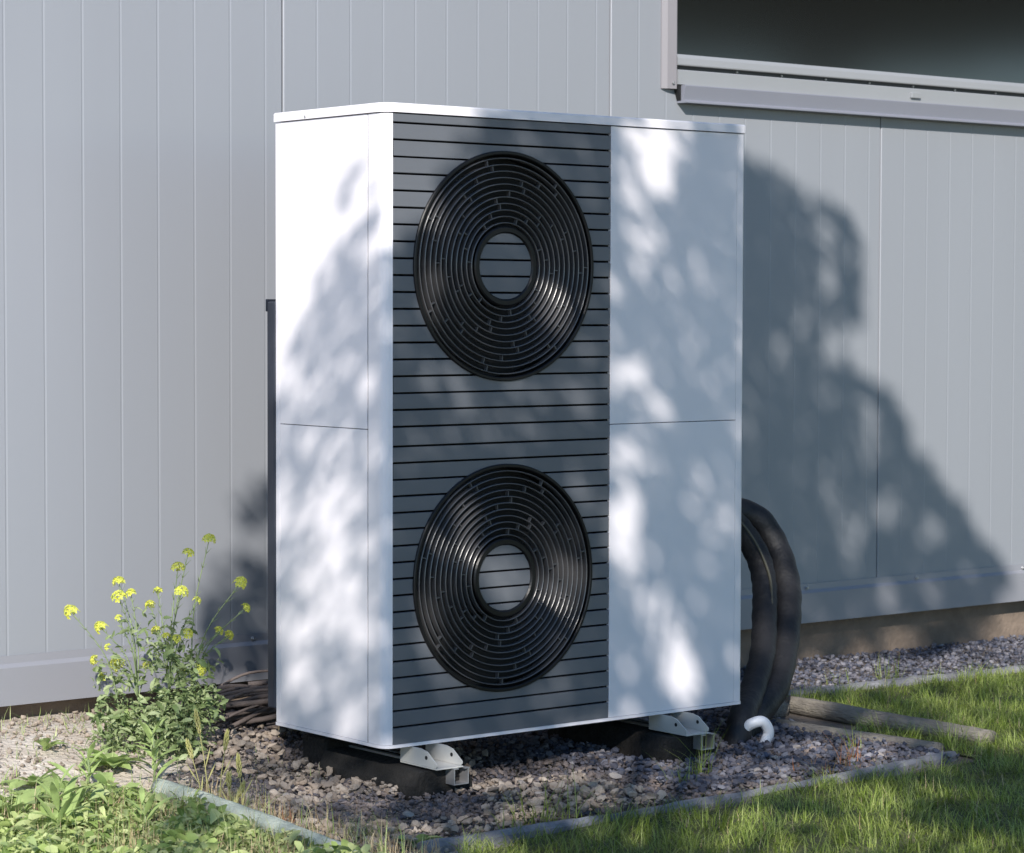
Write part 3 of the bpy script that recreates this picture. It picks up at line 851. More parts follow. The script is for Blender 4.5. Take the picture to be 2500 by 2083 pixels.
def lawn_grass():
    r = np.random.RandomState(11)
    n = 185000
    x = r.uniform(-0.5, 3.4, n); y = r.uniform(-1.7, 0.5, n)
    k = lawn_mask(x, y); x, y = x[k], y[k]
    # keep all blades near, thin them out away from the lens
    cl = (np.sin(x * 21 + 3 * np.sin(y * 9)) * np.sin(y * 24 + 2 * np.sin(x * 11)) + 0.5 * np.sin(x * 47 + y * 39)) / 1.5
    keep = r.uniform(0, 1, len(x)) < 0.66 + 0.38 * cl
    x, y, cl = x[keep], y[keep], cl[keep]
    h = (0.036 + 0.018 * cl) * r.uniform(0.45, 1.55, len(x)); h = np.clip(h, 0.014, 0.08)
    long_ = r.uniform(0, 1, len(x)) < 0.03; h[long_] *= 1.5
    w = r.uniform(0.0012, 0.0026, len(x))
    grow('lawn_grass', x, y, ground_z(x, y) + 0.004, h, w, M['grass'], 0.85, 'short bright green lawn grass in dappled sun', 'grass', r=r,
         lean=6 * (np.sin(x * 8 + 2 * np.sin(y * 6)) + np.cos(y * 9 + 2 * np.sin(x * 5 + 1))))
    n = 26000
    x = r.uniform(-0.6, 9, n); y = r.uniform(-7, 0.4, n)
    k = lawn_mask(x, y) & ~((x < 3.4) & (y > -1.7)); x, y = x[k], y[k]
    h = r.uniform(0.03, 0.06, len(x)); w = r.uniform(0.006, 0.014, len(x))
    grow('lawn_grass', x, y, ground_z(x, y) + 0.004, h, w, M['grass'], 0.6, 'lawn grass further out towards the camera side', 'grass', r=r)
    # dry blades among the green and along the edges
    n = 5200
    x = r.uniform(-0.4, 3.2, n); y = r.uniform(-1.5, 0.5, n)
    near_edge = np.abs(y + 0.50) < 0.05
    k = lawn_mask(x, y) & (near_edge | (r.uniform(0, 1, n) < 0.35)); x, y = x[k], y[k]
    grow('dry_grass', x, y, ground_z(x, y) + 0.004, r.uniform(0.015, 0.045, len(x)), r.uniform(0.0012, 0.0024, len(x)), M['dry'], 1.1, 'dry straw coloured blades low in the lawn', 'grass', r=r)
lawn_grass()

def tuft(x, y, n, h, label, material='grass', spread=0.03, w=0.002, tilt=0.5, cat='grass tuft', name='grass_tuft', group=None):
    r = np.random.RandomState(int(abs(x * 1000 + y * 77)) + n)
    xx = x + r.normal(0, spread, n); yy = y + r.normal(0, spread, n)
    o = grow(name, xx, yy, ground_z(xx, yy), r.uniform(0.5, 1.15, n) * h, r.uniform(0.7, 1.3, n) * w, M[material], tilt, r=r)
    return tag(o, label, cat, group)
tuft(0.731, -0.216, 26, 0.13, 'thin tall green grass tuft in the gravel before the right foot', spread=0.016, tilt=0.35)
tuft(0.60, -0.30, 18, 0.09, 'short thin grass tuft in the gravel left of the taller tuft', spread=0.02)
tuft(0.10, -0.43, 60, 0.12, 'bushy grass tuft at the edging stone below the grille', spread=0.03, tilt=0.45)
tuft(-0.02, -0.46, 40, 0.075, 'low pale grass tuft at the left end of the edging stone', spread=0.035)
tuft(1.239, -0.199, 14, 0.10, 'sparse grass tuft in the gravel near the front timber', spread=0.02)
tuft(2.191, 0.575, 26, 0.075, 'small green tuft growing in the gravel along the wall', spread=0.025)
tuft(2.02, 0.60, 12, 0.06, 'tiny green tuft in the wall gravel beside the pipes', spread=0.02)
tuft(1.10, -0.33, 40, 0.095, 'reddish brown weed with thin stems at the edge of the gravel bed', 'red', 0.022, 0.0022, 0.5, 'weed', 'red_weed')
tuft(0.95, -0.40, 34, 0.05, 'low brownish weed on the edging stone right of the heat pump middle', 'red', 0.04, 0.0022, 0.8, 'weed', 'red_weed')
tuft(1.72, -0.13, 40, 0.05, 'patch of dry straw grass beside the end of the rear timber', 'dry', 0.05, 0.002, 1.2, 'grass tuft')
tuft(-0.347, -0.144, 22, 0.065, 'small red stemmed weed in the gravel beside the pole', 'red', 0.008, 0.003, 0.45, 'weed', 'red_weed')
tuft(-0.30, -0.36, 70, 0.06, 'bright green grass tuft right of the pole at the bottom edge', spread=0.045, tilt=0.7)

# ------------------------------------------------------------------ leaves
def leaf_mesh(kind, seed=0):
    r = random.Random(seed)
    segs = 12; V, F = [], []
    for i in range(segs + 1):
        t = i / segs
        if kind == 'lobed': w = 0.20 * math.sin(math.pi * min(1, t * 0.97 + 0.02)) ** 0.6 * (0.62 + 0.5 * abs(math.sin(t * math.pi * 4.2 + 0.3))) * (0.25 + 0.95 * t ** 0.6)
        elif kind == 'lance': w = 0.085 * math.sin(math.pi * (t * 0.96 + 0.03)) ** 0.8
        elif kind == 'strap': w = 0.11 * (math.sin(math.pi * (t * 0.9 + 0.08)) ** 0.35) * (1 - 0.2 * t)
        else: w = 0.27 * math.sin(math.pi * (t * 0.95 + 0.04)) ** 0.75
        x = t; z = (0.42 * t - 0.52 * t * t) if kind != 'lance' else (0.25 * t - 0.35 * t * t)
        z += 0.008 * r.uniform(-1, 1)
        V += [(x, -w, z + w * 0.35), (x, 0, z), (x, w, z + w * 0.35)]
    for i in range(segs):
        a = 3 * i
        F += [(a, a + 3, a + 4, a + 1), (a + 1, a + 4, a + 5, a + 2)]
    return V, F
LEAF = {}
def leaf_data(kind, seed, material):
    key = (kind, seed, material)
    if key not in LEAF:
        V, F = leaf_mesh(kind, seed)
        me = bpy.data.meshes.new('leaf'); me.from_pydata(V, [], F)
        me.polygons.foreach_set('use_smooth', [True] * len(F)); me.materials.append(M[material]); LEAF[key] = me
    return LEAF[key]

def plant(name, label, loc, n, length, kind, material='weed', pitch=(0.1, 0.9), group=None, seed=0, cat='weed', height=0.0):
    r = random.Random(seed + n)
    x, y = loc; z = gz(x, y)
    t = thing(name, label, cat, (x, y, z), group)
    if height:
        MB().tube([(x, y, z - 0.005), (x + 0.004, y, z + height * .5), (x, y + 0.003, z + height)], [0.0028, 0.0024, 0.001], 6).build('stem', M['rape_stem'], t)
    for i in range(n):
        o = bpy.data.objects.new('leaf', leaf_data(kind, i % 3, material)); C.objects.link(o)
        o.parent = t; o.matrix_parent_inverse = world_of(t).inverted()
        f = i / n
        o.location = (x + r.uniform(-.006, .006), y + r.uniform(-.006, .006), z + 0.003 + height * (0.15 + 0.85 * f))
        s_ = length * r.uniform(0.65, 1.15) * (1 - 0.35 * f if height else 1)
        o.scale = (s_, s_ * r.uniform(.85, 1.2), s_ * r.uniform(.6, 1.3))
        o.rotation_euler = (r.uniform(-.35, .35), -r.uniform(*pitch), i * 2.4 + r.uniform(-.4, .4))
    return t

BROAD = 'leafy weeds at the bottom left'
spots = [  # x, y, leaves, length, kind, height, label
    (-0.601, 0.451, 12, 0.085, 'lobed', 0, 'ragged green weed at the upper left of the weed patch, against bare sand'),
    (-0.69, 0.123, 15, 0.10, 'lance', 0.11, 'upright weed with narrow leaves fanning out, near the left bottom corner'),
    (-0.47, 0.64, 9, 0.055, 'lobed', 0, 'small ragged weed alone on the sandy bank nearest the wall'),
    (-0.379, 0.50, 13, 0.075, 'oval', 0, 'pale round leaved weed at the foot of the yellow flowering plant'),
    (-0.58, 0.07, 12, 0.085, 'lobed', 0, 'ragged green weed just left of the pole in the middle of the patch'),
    (-0.497, 0.301, 14, 0.095, 'lobed', 0, 'large ragged weed in the top middle of the weed patch'),
    (-0.806, -0.028, 14, 0.11, 'lance', 0.13, 'narrow leaved upright weed in the bottom left corner'),
    (-0.767, 0.246, 13, 0.10, 'lobed', 0, 'large ragged weed at the left edge of the picture'),
    (-0.62, 0.24, 12, 0.08, 'oval', 0, 'dark green round leaved weed in the centre of the weed patch'),
    (-0.62, -0.04, 12, 0.08, 'lance', 0.07, 'bushy narrow leaved weed between the round weed and the pole'),
    (-0.50, 0.40, 11, 0.07, 'lance', 0.10, 'light green weed with fan of spear leaves standing left of the grass ears'),
    (-0.70, 0.0, 11, 0.085, 'oval', 0, 'low round leaved weed by the bottom edge'),
    (-0.28, 0.60, 12, 0.085, 'lance', 0.07, 'spear leaved weed right under the yellow flowering plant'),
    (-0.66, 0.36, 12, 0.08, 'lobed', 0, 'flat ragged weed between sand and the round leaved weed'),
    (-0.50, -0.20, 10, 0.04, 'lobed', 0, 'small ragged weed touching the left side of the pole'),
    (-0.24, -0.44, 12, 0.045, 'oval', 0, 'low pale weed at the bottom edge right of the pole'),
]
for i, (x, y, n, L, kd, hh, lb) in enumerate(spots):
    plant('weed', lb, (x, y), n, L, kd, 'weed', (0.05, 0.75) if kd != 'lance' else (0.3, 1.1), BROAD, i, 'weed', hh)
# the tall light green fan of spear leaves and the strap leaves in front
plant('weed', 'tall light green spear leaved weed standing before the gravel, left of the ears', (-0.36, 0.36), 16, 0.085, 'lance', 'weed', (0.4, 1.2), BROAD, 40, 'weed', 0.13)
def strap(x, y, az, L, label, seed, tilt=0.25):
    me = leaf_data('strap', seed, 'strap')
    o = bpy.data.objects.new('strap_leaf', me); C.objects.link(o)
    o.location = (x, y, gz(x, y) + 0.012); o.scale = (L, L * 1.35, L * 0.6); o.rotation_euler = (0.15, -tilt, az)
    tag(o, label, 'leaf', 'broad strap leaves at the bottom left')
strap(-0.68, -0.14, 0.15, 0.18, 'long broad strap leaf lying level near the bottom edge left of the pole', 0, 0.2)
strap(-0.56, -0.10, -1.0, 0.11, 'short broad strap leaf hanging down beside the pole', 1, 0.35)
strap(-0.62, -0.16, -0.35, 0.17, 'darker strap leaf lying under the long level one', 2, 0.12)

def cover():
    r = np.random.RandomState(21)
    n = 42000
    x = r.uniform(-1.5, -0.3, n); y = r.uniform(-0.7, 0.60, n)
    lim = 0.30 - 0.55 * (x + 0.60) + 0.05 * np.sin(x * 19) - 0.25 * np.clip(x + 0.5, 0, 1)
    k = (y < lim) & (x < -0.385 - 0.0837 * (0.30 - y) - 0.035 + 0.012 * np.sin(y * 31))
    x, y = x[k], y[k]; n = len(x)
    V0, F0 = leaf_mesh('lobed', 3)
    V0 = np.array(V0)[[0, 1, 2, 9, 10, 11, 18, 19, 20, 30, 31, 32, 36, 37, 38]]
    F = []
    for i in range(4):
        a = 3 * i; F += [(a, a + 3, a + 4, a + 1), (a + 1, a + 4, a + 5, a + 2)]
    V0[:, 0] -= 0.0
    s_ = 0.010 + 0.030 * r.uniform(0, 1, n) ** 2.0
    hgt = 0.062 * (0.5 + 0.5 * np.sin(x * 17 + 2) * np.cos(y * 15)) + 0.012
    V, F = instances(V0, np.array(F), np.stack([x, y, ground_z(x, y) + hgt * r.uniform(0, 1, n)], -1), rand_rot(n, 1.0), np.stack([s_, s_ * r.uniform(.8, 1.7, n), s_], -1))
    tag(bulk('ground_cover', V, F, M['cover'], smooth=True), 'dense low mat of small green weed leaves', 'ground cover', kind='stuff')
    n = 3000
    x = r.uniform(-1.4, -0.33, n); y = r.uniform(-0.6, 0.5, n)
    lim = 0.30 - 0.5 * (x + 0.60)
    k = (y < lim) & (np.abs(x + 0.385 + 0.0837 * (0.30 - y)) > 0.028); x, y = x[k], y[k]; n = len(x)
    grow('weed_grass', x, y, ground_z(x, y), r.uniform(.03, .10, n), r.uniform(.0015, .0035, n), M['cover'], 0.9, 'loose green and pale grass blades among the weeds', 'grass', r=r)
    n = 3800
    x = r.uniform(-0.85, -0.28, n); y = r.uniform(-0.62, 0.25, n)
    k_ = np.abs(x + 0.385 + 0.084 * (0.30 - y)) > 0.03; x, y = x[k_], y[k_]; n = len(x)
    grow('straw', x, y, ground_z(x, y) + r.uniform(0, .02, n), r.uniform(.02, .06, n), r.uniform(.0012, .003, n), M['dry'], 1.5, 'dry straw litter around the pole and under the weeds', 'straw', r=r)
    n = 900
    x = r.uniform(-0.9, 0.0, n); y = r.uniform(0.2, 0.93, n)
    grow('straw', x, y, ground_z(x, y) + 0.002, r.uniform(.01, .04, n), r.uniform(.0012, .003, n), M['cover'], 1.45, 'scattered sprouts and bits on the sandy bank', 'sprouts', r=r)
cover()

# ------------------------------------------------------------------ the yellow flowering plant
def rape():
    base = Vector((-0.235, 0.54, gz(-0.235, 0.54)))
    right = Vector((math.cos(yaw), -math.sin(yaw), 0)); deep = Vector((math.sin(yaw), math.cos(yaw), 0))
    t = thing('flowering_rape_plant', 'tall weed with small yellow flower clusters on thin stems before the grey wall', 'plant', base)
    heads = [(0.116, 0.491), (0.065, 0.457), (0.037, 0.42), (-0.099, 0.387), (-0.065, 0.366), (-0.085, 0.363), (-0.011, 0.366), (0.057, 0.376), (0.185, 0.393), (0.084, 0.35), (-0.031, 0.332), (-0.198, 0.323), (-0.134, 0.286), (0.19, 0.33), (-0.014, 0.276), (0.044, 0.269), (0.128, 0.276), (0.148, 0.263), (-0.112, 0.249), (0.014, 0.267), (0.066, 0.279), (-0.101, 0.198), (-0.034, 0.198), (0.094, 0.197), (-0.085, 0.317), (-0.152, 0.211), (0.037, 0.183), (-0.132, 0.174)]
    big = {0, 2, 3, 5, 8, 11, 12, 21, 23, 7}
    r = random.Random(3)
    # flower cluster mesh: a dome of four-petalled flowers
    def head(n, R, seed):
        rr = random.Random(seed); mb = MB()
        for i in range(n):
            th = math.acos(1 - 1.25 * (i + 0.5) / n); ph = i * 2.4
            c = Vector((math.sin(th) * math.cos(ph), math.sin(th) * math.sin(ph), math.cos(th) * 0.9)) * R
            nrm = (c + Vector((0, 0, R * .4))).normalized(); a = nrm.orthogonal().normalized(); b = nrm.cross(a)
            rot = rr.uniform(0, 1.5); pr = 0.0062 * rr.uniform(.8, 1.2)
            for q in range(4):
                an = rot + q * math.pi / 2
                d = a * math.cos(an) + b * math.sin(an); e = nrm.cross(d)
                mb.add([c, c + d * pr * .55 + e * pr * .42 + nrm * pr * .25, c + d * pr * 1.05 + nrm * pr * .15, c + d * pr * .55 - e * pr * .42 + nrm * pr * .25], [(0, 1, 2, 3)])
        me = mb.build('flower_cluster', M['petal'], None, recalc=False)
        d = me.data; bpy.data.objects.remove(me); return d
    hd = [head(14, 0.010, 1), head(20, 0.013, 2), head(8, 0.007, 3)]
    forks = [base + right * -0.05 + Vector((0, 0, .13)), base + right * 0.02 + Vector((0, 0, .15)), base + right * 0.07 + Vector((0, 0, .14)), base + right * -0.09 + Vector((0, 0, .09))]
    for f in forks:
        m_ = base.lerp(f, .5) + deep * 0.01
        MB().tube(smooth_path([base + Vector((0, 0, -.01)), m_, f], 4), 0.0028, 6).build('stem', M['rape_stem'], t)
    for i, (hx, hz) in enumerate(heads):
        dp = r.uniform(-0.07, 0.07)
        tip = base + right * hx * (1 + 0.0) + Vector((0, 0, hz)) + deep * dp
        f = min(forks, key=lambda q: abs((q - base).dot(right) - hx * 0.45))
        mid = f.lerp(tip, .5) + right * (hx * -0.12) + Vector((0, 0, .012))
        path = smooth_path([f, mid, tip], 5)
        MB().tube(path, [0.0018 - 0.0009 * k / (len(path) - 1) for k in range(len(path))], 5).build('stem', M['rape_stem'], t)
        s = bpy.data.objects.new('flower_cluster', hd[1 if i in big else (0 if i % 3 else 2)]); C.objects.link(s)
        s.parent = t; s.matrix_parent_inverse = world_of(t).inverted()
        s.location = tip; d = (path[-1] - path[-3]).normalized()
        s.rotation_euler = d.to_track_quat('Z', 'Y').to_euler()
        q_ = r.uniform(.85, 1.15); s.scale = (q_, q_, q_ * (1.35 if i in (8, 11, 12, 21) else 1))
        # thin pods and stalks below each cluster
        mb = MB()
        for k in range(9):
            p = path[max(2, len(path) - 2 - k // 2)]; a = k * 2.1
            dd = (right * math.cos(a) + deep * math.sin(a)) * 0.55 + d * 0.8
            mb.tube([p, p + dd * r.uniform(.012, .024)], [0.0009, 0.0003], 4)
        mb.build('seed_pods', M['rape_stem'], t)
    # leaf masses: small jagged leaves on side shoots
    V0, F0 = leaf_mesh('lobed', 9); V0 = np.array(V0); F0 = np.array(F0)
    rr = np.random.RandomState(8)
    pos, rot = [], []
    blobs = [(-0.10, 0.08, 0.06, 180), (0.02, 0.09, 0.085, 420), (0.09, 0.11, 0.06, 220), (-0.04, 0.04, 0.07, 180), (0.05, 0.03, 0.075, 220), (-0.11, 0.17, 0.05, 60), (0.01, 0.20, 0.075, 150), (0.08, 0.20, 0.06, 90), (-0.12, 0.01, 0.05, 120), (0.04, 0.26, 0.06, 40), (-0.05, 0.27, 0.07, 40)]
    for bx, bz, R, n in blobs:
        for _ in range(int(n * 1.3)):
            v = rr.normal(size=3); v *= R * rr.uniform(0, 1) ** .5 / np.linalg.norm(v)
            p = base + right * (bx + v[0]) + deep * v[1] * 1.1 + Vector((0, 0, max(bz + v[2], 0.0)))
            pos.append(p[:])
    n = len(pos); s_ = rr.uniform(0.008, 0.032, n)
    V, F = instances(V0 - [0.3, 0, 0], F0, np.array(pos), rand_rot(n, 1.3), np.stack([s_, s_ * rr.uniform(.7, 1.2, n), s_], -1))
    bulk('foliage', V, F, M['rape_leaf'], t, smooth=True)
rape()

# ------------------------------------------------------------------ ears of wild grass
def ear(x, y, h, lean, label, eh=0.045, seed=0, color='ear'):
    z = gz(x, y); r = random.Random(seed)
    t = thing('grass_ear', label, 'grass ear', (x, y, z), 'ripening ears of grass left of the heat pump')
    right = Vector((math.cos(yaw), -math.sin(yaw), 0))
    tip = Vector((x, y, z + h)) + right * lean
    path = smooth_path([(x, y, z - .005), Vector((x, y, z + h * .5)) + right * lean * .3, tip], 5)
    MB().tube(path, [0.0016 - 0.0008 * i / (len(path) - 1) for i in range(len(path))], 5).build('stem', M['ear'], t)
    d = (path[-1] - path[-3]).normalized(); a = d.orthogonal().normalized(); b = d.cross(a)
    mb = MB()
    for k in range(26):
        f = k / 26; c = tip + d * eh * (f - .15); an = k * 2.4
        o = a * math.cos(an) + b * math.sin(an); R = 0.0036 * math.sin(math.pi * (0.12 + 0.8 * f)) + .001
        mb.tube([c, c + o * R + d * .005, c + o * R * 1.1 + d * .013], [0.0008, 0.0020, 0.0004], 5, smooth=True)
    mb.build('seed_head', M[color], t)
    for k in range(2):
        p = path[3 + k * 2]; an = r.uniform(0, 6)
        dd = right * math.cos(an) * .5 + Vector((0, 0, .8))
        MB().add([p, p + dd * .03 + right * .0018, p + dd * .06, p + dd * .03 - right * .0018], [(0, 1, 2, 3)]).build('leaf', M['ear'], t, recalc=False)
ear(-0.315, 0.21, 0.155, -0.018, 'tallest pale green grass ear, standing in front of the dry sticks', 0.05, 1)
ear(-0.318, 0.16, 0.125, 0.012, 'grass ear second from the left, leaning right over the gravel', 0.04, 2)
ear(-0.372, 0.14, 0.115, -0.022, 'leftmost grass ear, before the spear leaved weeds', 0.038, 3)
ear(-0.362, 0.0, 0.10, -0.006, 'rightmost grass ear above the pole', 0.045, 4)
ear(-0.345, 0.07, 0.06, -0.004, 'short grass ear close above the pole', 0.03, 5)
ear(-0.372, 0.02, 0.055, 0.012, 'lowest grass ear between its neighbours by the pole', 0.028, 6)
tuft(-0.35, 0.06, 36, 0.08, 'clump of thin upright pale blades around the grass ears', 'ear', 0.03, 0.0014, 0.2)

# ------------------------------------------------------------------ dry sticks between wall and unit
r_ = random.Random(12)
for i in range(46):
    x = r_.uniform(-0.08, 0.22); y = r_.uniform(0.60, 0.86); L = r_.uniform(0.22, 0.5)
    az = r_.gauss(-0.32, 0.22); z = gz(x, y) + 0.006 + 0.085 * r_.uniform(0, 1) * (0.5 + 0.5 * (x + .1) / .3)
    d = Vector((math.cos(az), math.sin(az), r_.uniform(-.12, .12)))
    s = Vector((-d.y, d.x, 0))
    pts = [Vector((x, y, z)) + d * L * q + s * r_.uniform(-.012, .012) + Vector((0, 0, r_.uniform(-.010, .012) + .02 * math.sin(q * 3))) for q in (0, .25, .5, .75, 1)]
    R = r_.uniform(0.0035, 0.0085)
    pth = smooth_path(pts, 3)
    o = MB().tube(pth, [R * (1 - .45 * q / len(pth)) for q in range(len(pth))], 7).build('dry_stick', M['twig'])
    tag(o, 'dry brown stick in the heap between the wall and the heat pump', 'stick', 'dry sticks heaped behind the heat pump')
# wilted leaf blade sticking out of the stones by the sticks
tuft(0.145, 0.60, 5, 0.06, 'few pale curved blades between the sticks and the left foot', 'dry', 0.008, 0.003, 0.5)

# ------------------------------------------------------------------ the tree whose shade falls on the scene
CROWN = [
    "00000000000000000000000000000000000000000000000000000000000000000000000000000000000",
    "00000000000000000000000000000000000000000000000000000000000000000000000000000000000",
    "00000000000000000000000000000000000000000000000000000000000000000000000000000000000",
    "00000000000000000000000000000000000000000000000000999990999000000000000000000000000",
    "00000000000000000000000000000000000000000000000000999999239900000000000000000000000",
    "00000000000000000000000000000000000000000000000000999999279900000000000000000000000",
    "00000000000000000000000000000000000000000000000000999999989900000000000000000000000",
    "00000000000000000000000000000000000000000000000000999999829900000000000000000000000",
    "00000000000000000000000000000000000000000000000000999999429900000000000000000000000",
    "00000000000000000000000000000000000000000000000000999998899900000000000000000000000",
    "00000000000000000000000000000000000000000000000000999995685000000000000000000000000",
    "00000000000000000000000000000000000000000000000000999995922000000000000000000000000",
    "00000000000000000000000000000000000000000000000000999999926000000000000000000000000",
    "00000000000000000000000000000000000000000000000000999869999999900000000000000000000",
    "00000000000000000000000000000000000000000000000000999669999958990000000000000000000",
    "00000000000000000000000000000000000000000000000000999669999654890000000000000000000",
    "00000000000000000000000000000000000000009900000000999999999944799900000000000000000",
    "00000000000000000000000000000000000000999900030000999999999944999990000000000000000",
    "00000000000000000000000000000000000079999900039000999999999968999999900000000000000",
    "00000000000000000000000000000000009999999910139990999999999999999999990000000000000",
    "00000000000000000000000000000000009999999930459990999999979998449659999900000000000",
    "00000000000000000000000000000000009999999950639997999999969794499559999990000000000",
    "00000000000000000000000000000000009999999970259997999999969489999999999990000000444",
    "00000000000000000000000000000000009999999900099997999999998479999999999900000044444",
    "00000000000000000000000000000000009999999960099997999999997489999949999900004441000",
    "00000000000000000000000000000000000999679940699997999999999499999449999004444442000",
    "00000000000000000000000000000000009936999959999997999999999999459999999444200100000",
    "00000000000000000000000000000000009999999999996997999999999994499799944432100000000",
    "00000000000000000000000000000000099999999956997997999999999999800788421000000000000",
    "00000000000000000000000000000000099999999969997997999999799999008888431000000000100",
    "00000000000000000000000000223000999999999798999997999999999900888884444400000244221",
    "00000000000000000000000000322000999999999699997997999999999078887321014444113444222",
    "00000000000000000000000000000000999999999999989997999999000000133000000344444442222",
    "00000000000000000000070000888009999995299999799997909000000000000000000144444211222",
    "00000000000000000000070008888098999992298979999997900002300000000000000003444442223",
    "00000000000000000000870088888992999998999349999997888000000000000011000000044424444",
    "00000000000000000008870888888992999999999496699998634500000000000003410000000213444",
    "00000000000000000088870888888996999999927998999998850000000000000234443000156411334",
    "00000000000000000080078888888999999339929959994998886000000000015444444425654222333",
    "00000000000000000000878888888993299999999227983978886654200000488444448852222112221",
    "00000000000000000088876788888983949774999588978978888888887324888444634652221111344",
    "00000000000000000888878688888999976979939919999996478888888873254488888764321112234",
    "00000000000000000888878785488999999999939209999998300687888875222688888887553212321",
    "00000000000000008888878876487994999999999009999995410000027886432225888888633444443",
    "00000000000000008888874433488989999999999529999998830000000388778622268888834444444",
    "00000000000000008888878443358999919999589969199968888214786578536885225886323444443",
    "00000000000000008888078843345999919997139993049988888888888888874578878886222344444",
    "00000000000000008000078844465999929114179993049959988888878888875556888888444444444",
    "00000000000000000000888853487999993129899999703699998688888888642466578884444444444",
    "00000000000000000066878882258999998599999999004697899965888887422258878894444444444",
    "00000000000000008888868554238992999999699989429997668885456665322223579994444444444",
    "00000000000000004588758556338992999999399779987888532222234688832222259944444444444",
    "00000000000000006333448446534992999999399968998767642222245568886222269944444444443",
    "00000000000000003333338448888992739994995578886678883222225678899972269444444344431",
    "00000000000000003333347748558999869989555566643345888422222468999999724444312344444",
    "00000000000000000333348888856999999955555222222222225763345569999999998444322444444",
    "00000000000000000333345688566999976566522222222222222278999999999999994441111144443",
    "00000000000000000333366456778998985522322432222222222249999999999998894444111124444",
    "00000000000000000333567766655443565322354542222222222224762399999977944444442234444",
    "00000000000000000055433345555554223434678873222222222222377348999855844444444421123",
    "00000000000000000065433333335556778876787788645863322222225777799963322244444442111",
    "00000000000000000054445566322488888888888866986899999222289999999997211111444444444",
    "00000000000000000075345678855888888778888898222222269965799999999878432111112444444",
    "00000000000000000008533244322688885556889999522222222222499999999422244211111244442",
    "00000000000000000007873222223348888889998422342222682222226999999653223442122124431",
    "00000000000000000004676322236863588999998222222222465222222379999994443444444444442",
    "00000000000000000007786322224788776449999952222222354222222246999944444444444444444",
    "00000000000000000004222222222228996445799998557752345763236532269944444444444444444",
    "00000000000000000000522222222222399845667889998998522599644422224944444444444444444",
    "00000000000000000000873222132222238989999999999999982225324764368444444444444444444",
    "00000000000000000000563211399322222222899999999997799669622258899443344444444444444",
    "00000000000000000000621111399964455456599999999999876225983222442222113444444444444",
    "00000000000000000000032111339999999999999999999999999854798622221112321244444444444",
    "00000000000000000000032111129999999999999999999999988898999994221111231111124444444",
    "00000000000000000000033212239999999999754556999799997799999944411111111111112344444",
    "00000000000000000000011111114444444442111111124444444444444444443111111111111233321",
    "00000000000000000000001000011212333211111111111444444444444444444443211111344444431",
]
CA0, CB1, CST = -1.15, 2.31, 0.04
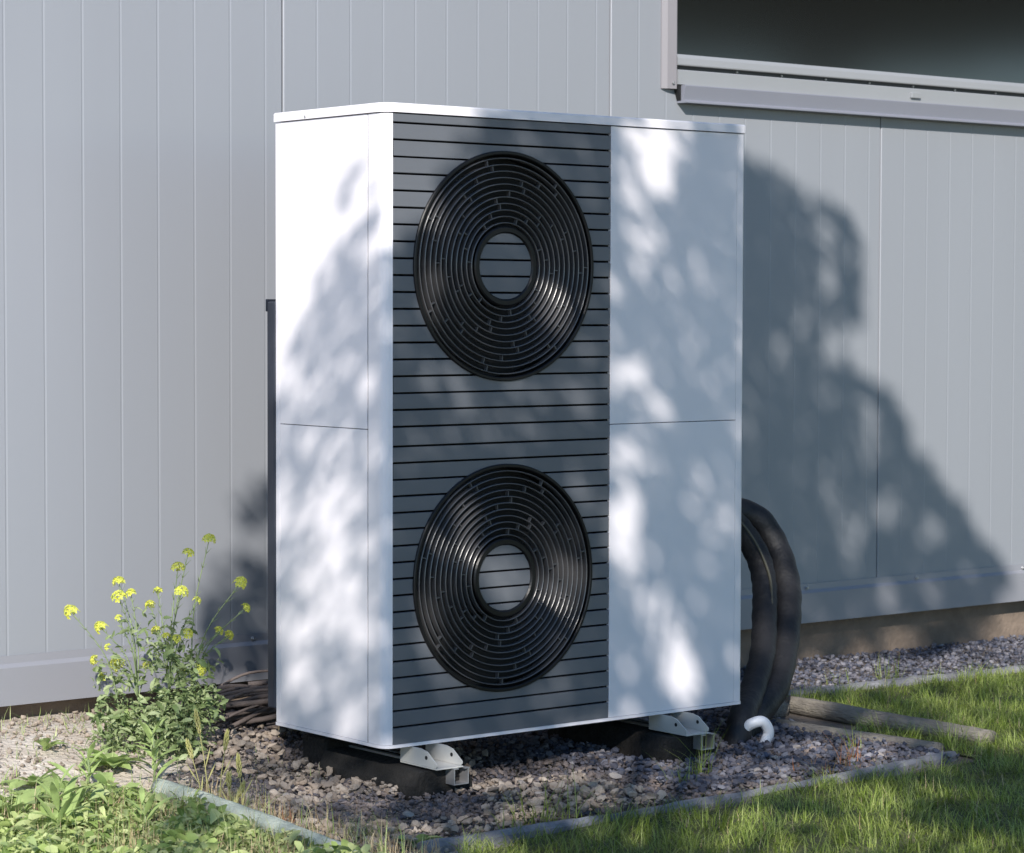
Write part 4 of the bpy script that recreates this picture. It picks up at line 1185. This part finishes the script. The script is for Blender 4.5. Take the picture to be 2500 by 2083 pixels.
def shade_tree():
    s = np.array(to_sun); A = np.array([math.cos(sa), -math.sin(sa), 0]); B = np.array([math.sin(sa) * math.sin(se), math.cos(sa) * math.sin(se), math.cos(se)])
    r = np.random.RandomState(31)
    base = Vector((-4.1, -5.4, gz(-4.1, -5.4)))
    t = thing('shade_tree', 'leafy tree behind the camera that throws dappled shade on the heat pump', 'tree', base)
    P = []
    cells = []
    for i, row in enumerate(CROWN):
        for j, ch in enumerate(row):
            d = int(ch) / 9
            if d <= 0: continue
            lam = -math.log(1 - 0.975 * d) * CST * CST / LEAF_AREA
            n = r.poisson(lam)
            a = CA0 + (j) * CST; b = CB1 - i * CST
            if d > .8: cells.append((a, b))
            dep = 5.7 + 0.5 * math.sin(a * 5 + 1) * math.cos(b * 4)
            for _ in range(n):
                aa = a + r.uniform(-.5, .5) * CST; bb = b + r.uniform(-.5, .5) * CST
                P.append(aa * A + bb * B + (dep + r.normal(0, 0.35)) * s)
    P = np.array(P); n = len(P)
    V0 = np.array([(-.5, 0, 0), (-.2, .28, .05), (.2, .24, .04), (.5, 0, 0), (.2, -.24, .04), (-.2, -.28, .05)])
    F0 = np.array([(0, 1, 2, 3), (0, 3, 4, 5)])
    sc_ = r.uniform(0.035, 0.055, n)
    V, F = instances(V0, F0, P, rand_rot(n, 1.4), np.stack([sc_, sc_, sc_], -1))
    cr = bulk('crown', V, F, M['tree_leaf'], t)
    topp = Vector((-3.75, -4.9, 2.3))
    MB().tube(smooth_path([base + Vector((0, 0, -.1)), (-4.05, -5.3, 0.9), (-3.95, -5.15, 1.7), topp], 6), [0.085 - 0.0018 * k for k in range(19)], 12).build('trunk', M['bark'], t)
    rr = random.Random(4)
    for _ in range(13):
        a, b = rr.choice(cells)
        q = Vector(a * A + b * B + 5.7 * s)
        m1 = topp.lerp(q, .4) + Vector((0, 0, -.05)); m2 = topp.lerp(q, .75)
        pth = smooth_path([topp + Vector((0, 0, -.1)), m1, m2, q], 5)
        MB().tube(pth, [0.022 * (1 - .85 * k / (len(pth) - 1)) for k in range(len(pth))], 7).build('limb', M['bark'], t)
LEAF_AREA = 0.00040
shade_tree()

def reflection_tree():  # added out of view so the glass reflects dark towards its top
    """broad added tree, out of view; only its reflection in the window shows"""
    r = np.random.RandomState(41)
    bx, by = 9.6, -6.4
    t = thing('reflection_tree', 'broad dark tree added out of view to darken the window reflection', 'tree', (bx, by, gz(bx, by)))
    n = 22000
    v = r.normal(size=(n, 3)); v /= np.linalg.norm(v, axis=1)[:, None]
    rad = r.uniform(0.55, 1, n) ** 0.6
    P = v * rad[:, None] * np.array([6.0, 6.0, 2.6]) * (1 + 0.10 * np.sin(v[:, :1] * 7) * np.cos(v[:, 1:2] * 6)) + np.array([bx, by, 5.1])
    P[:, 2] = np.maximum(P[:, 2], 2.94 + r.uniform(-.10, .22, n))
    V0 = np.array([(-.5, 0, 0), (-.2, .28, .05), (.2, .24, .04), (.5, 0, 0), (.2, -.24, .04), (-.2, -.28, .05)])
    F0 = np.array([(0, 1, 2, 3), (0, 3, 4, 5)])
    s_ = r.uniform(0.25, 0.5, n)
    V, F = instances(V0, F0, P, rand_rot(n, 1.4), np.stack([s_, s_, s_], -1))
    bulk('crown', V, F, M['tree_leaf'], t)
    MB().tube([(bx, by, -0.3), (bx + .05, by, 1.5), (bx, by + .1, 3.4)], [0.28, 0.2, 0.14], 12).build('trunk', M['bark'], t)
reflection_tree()
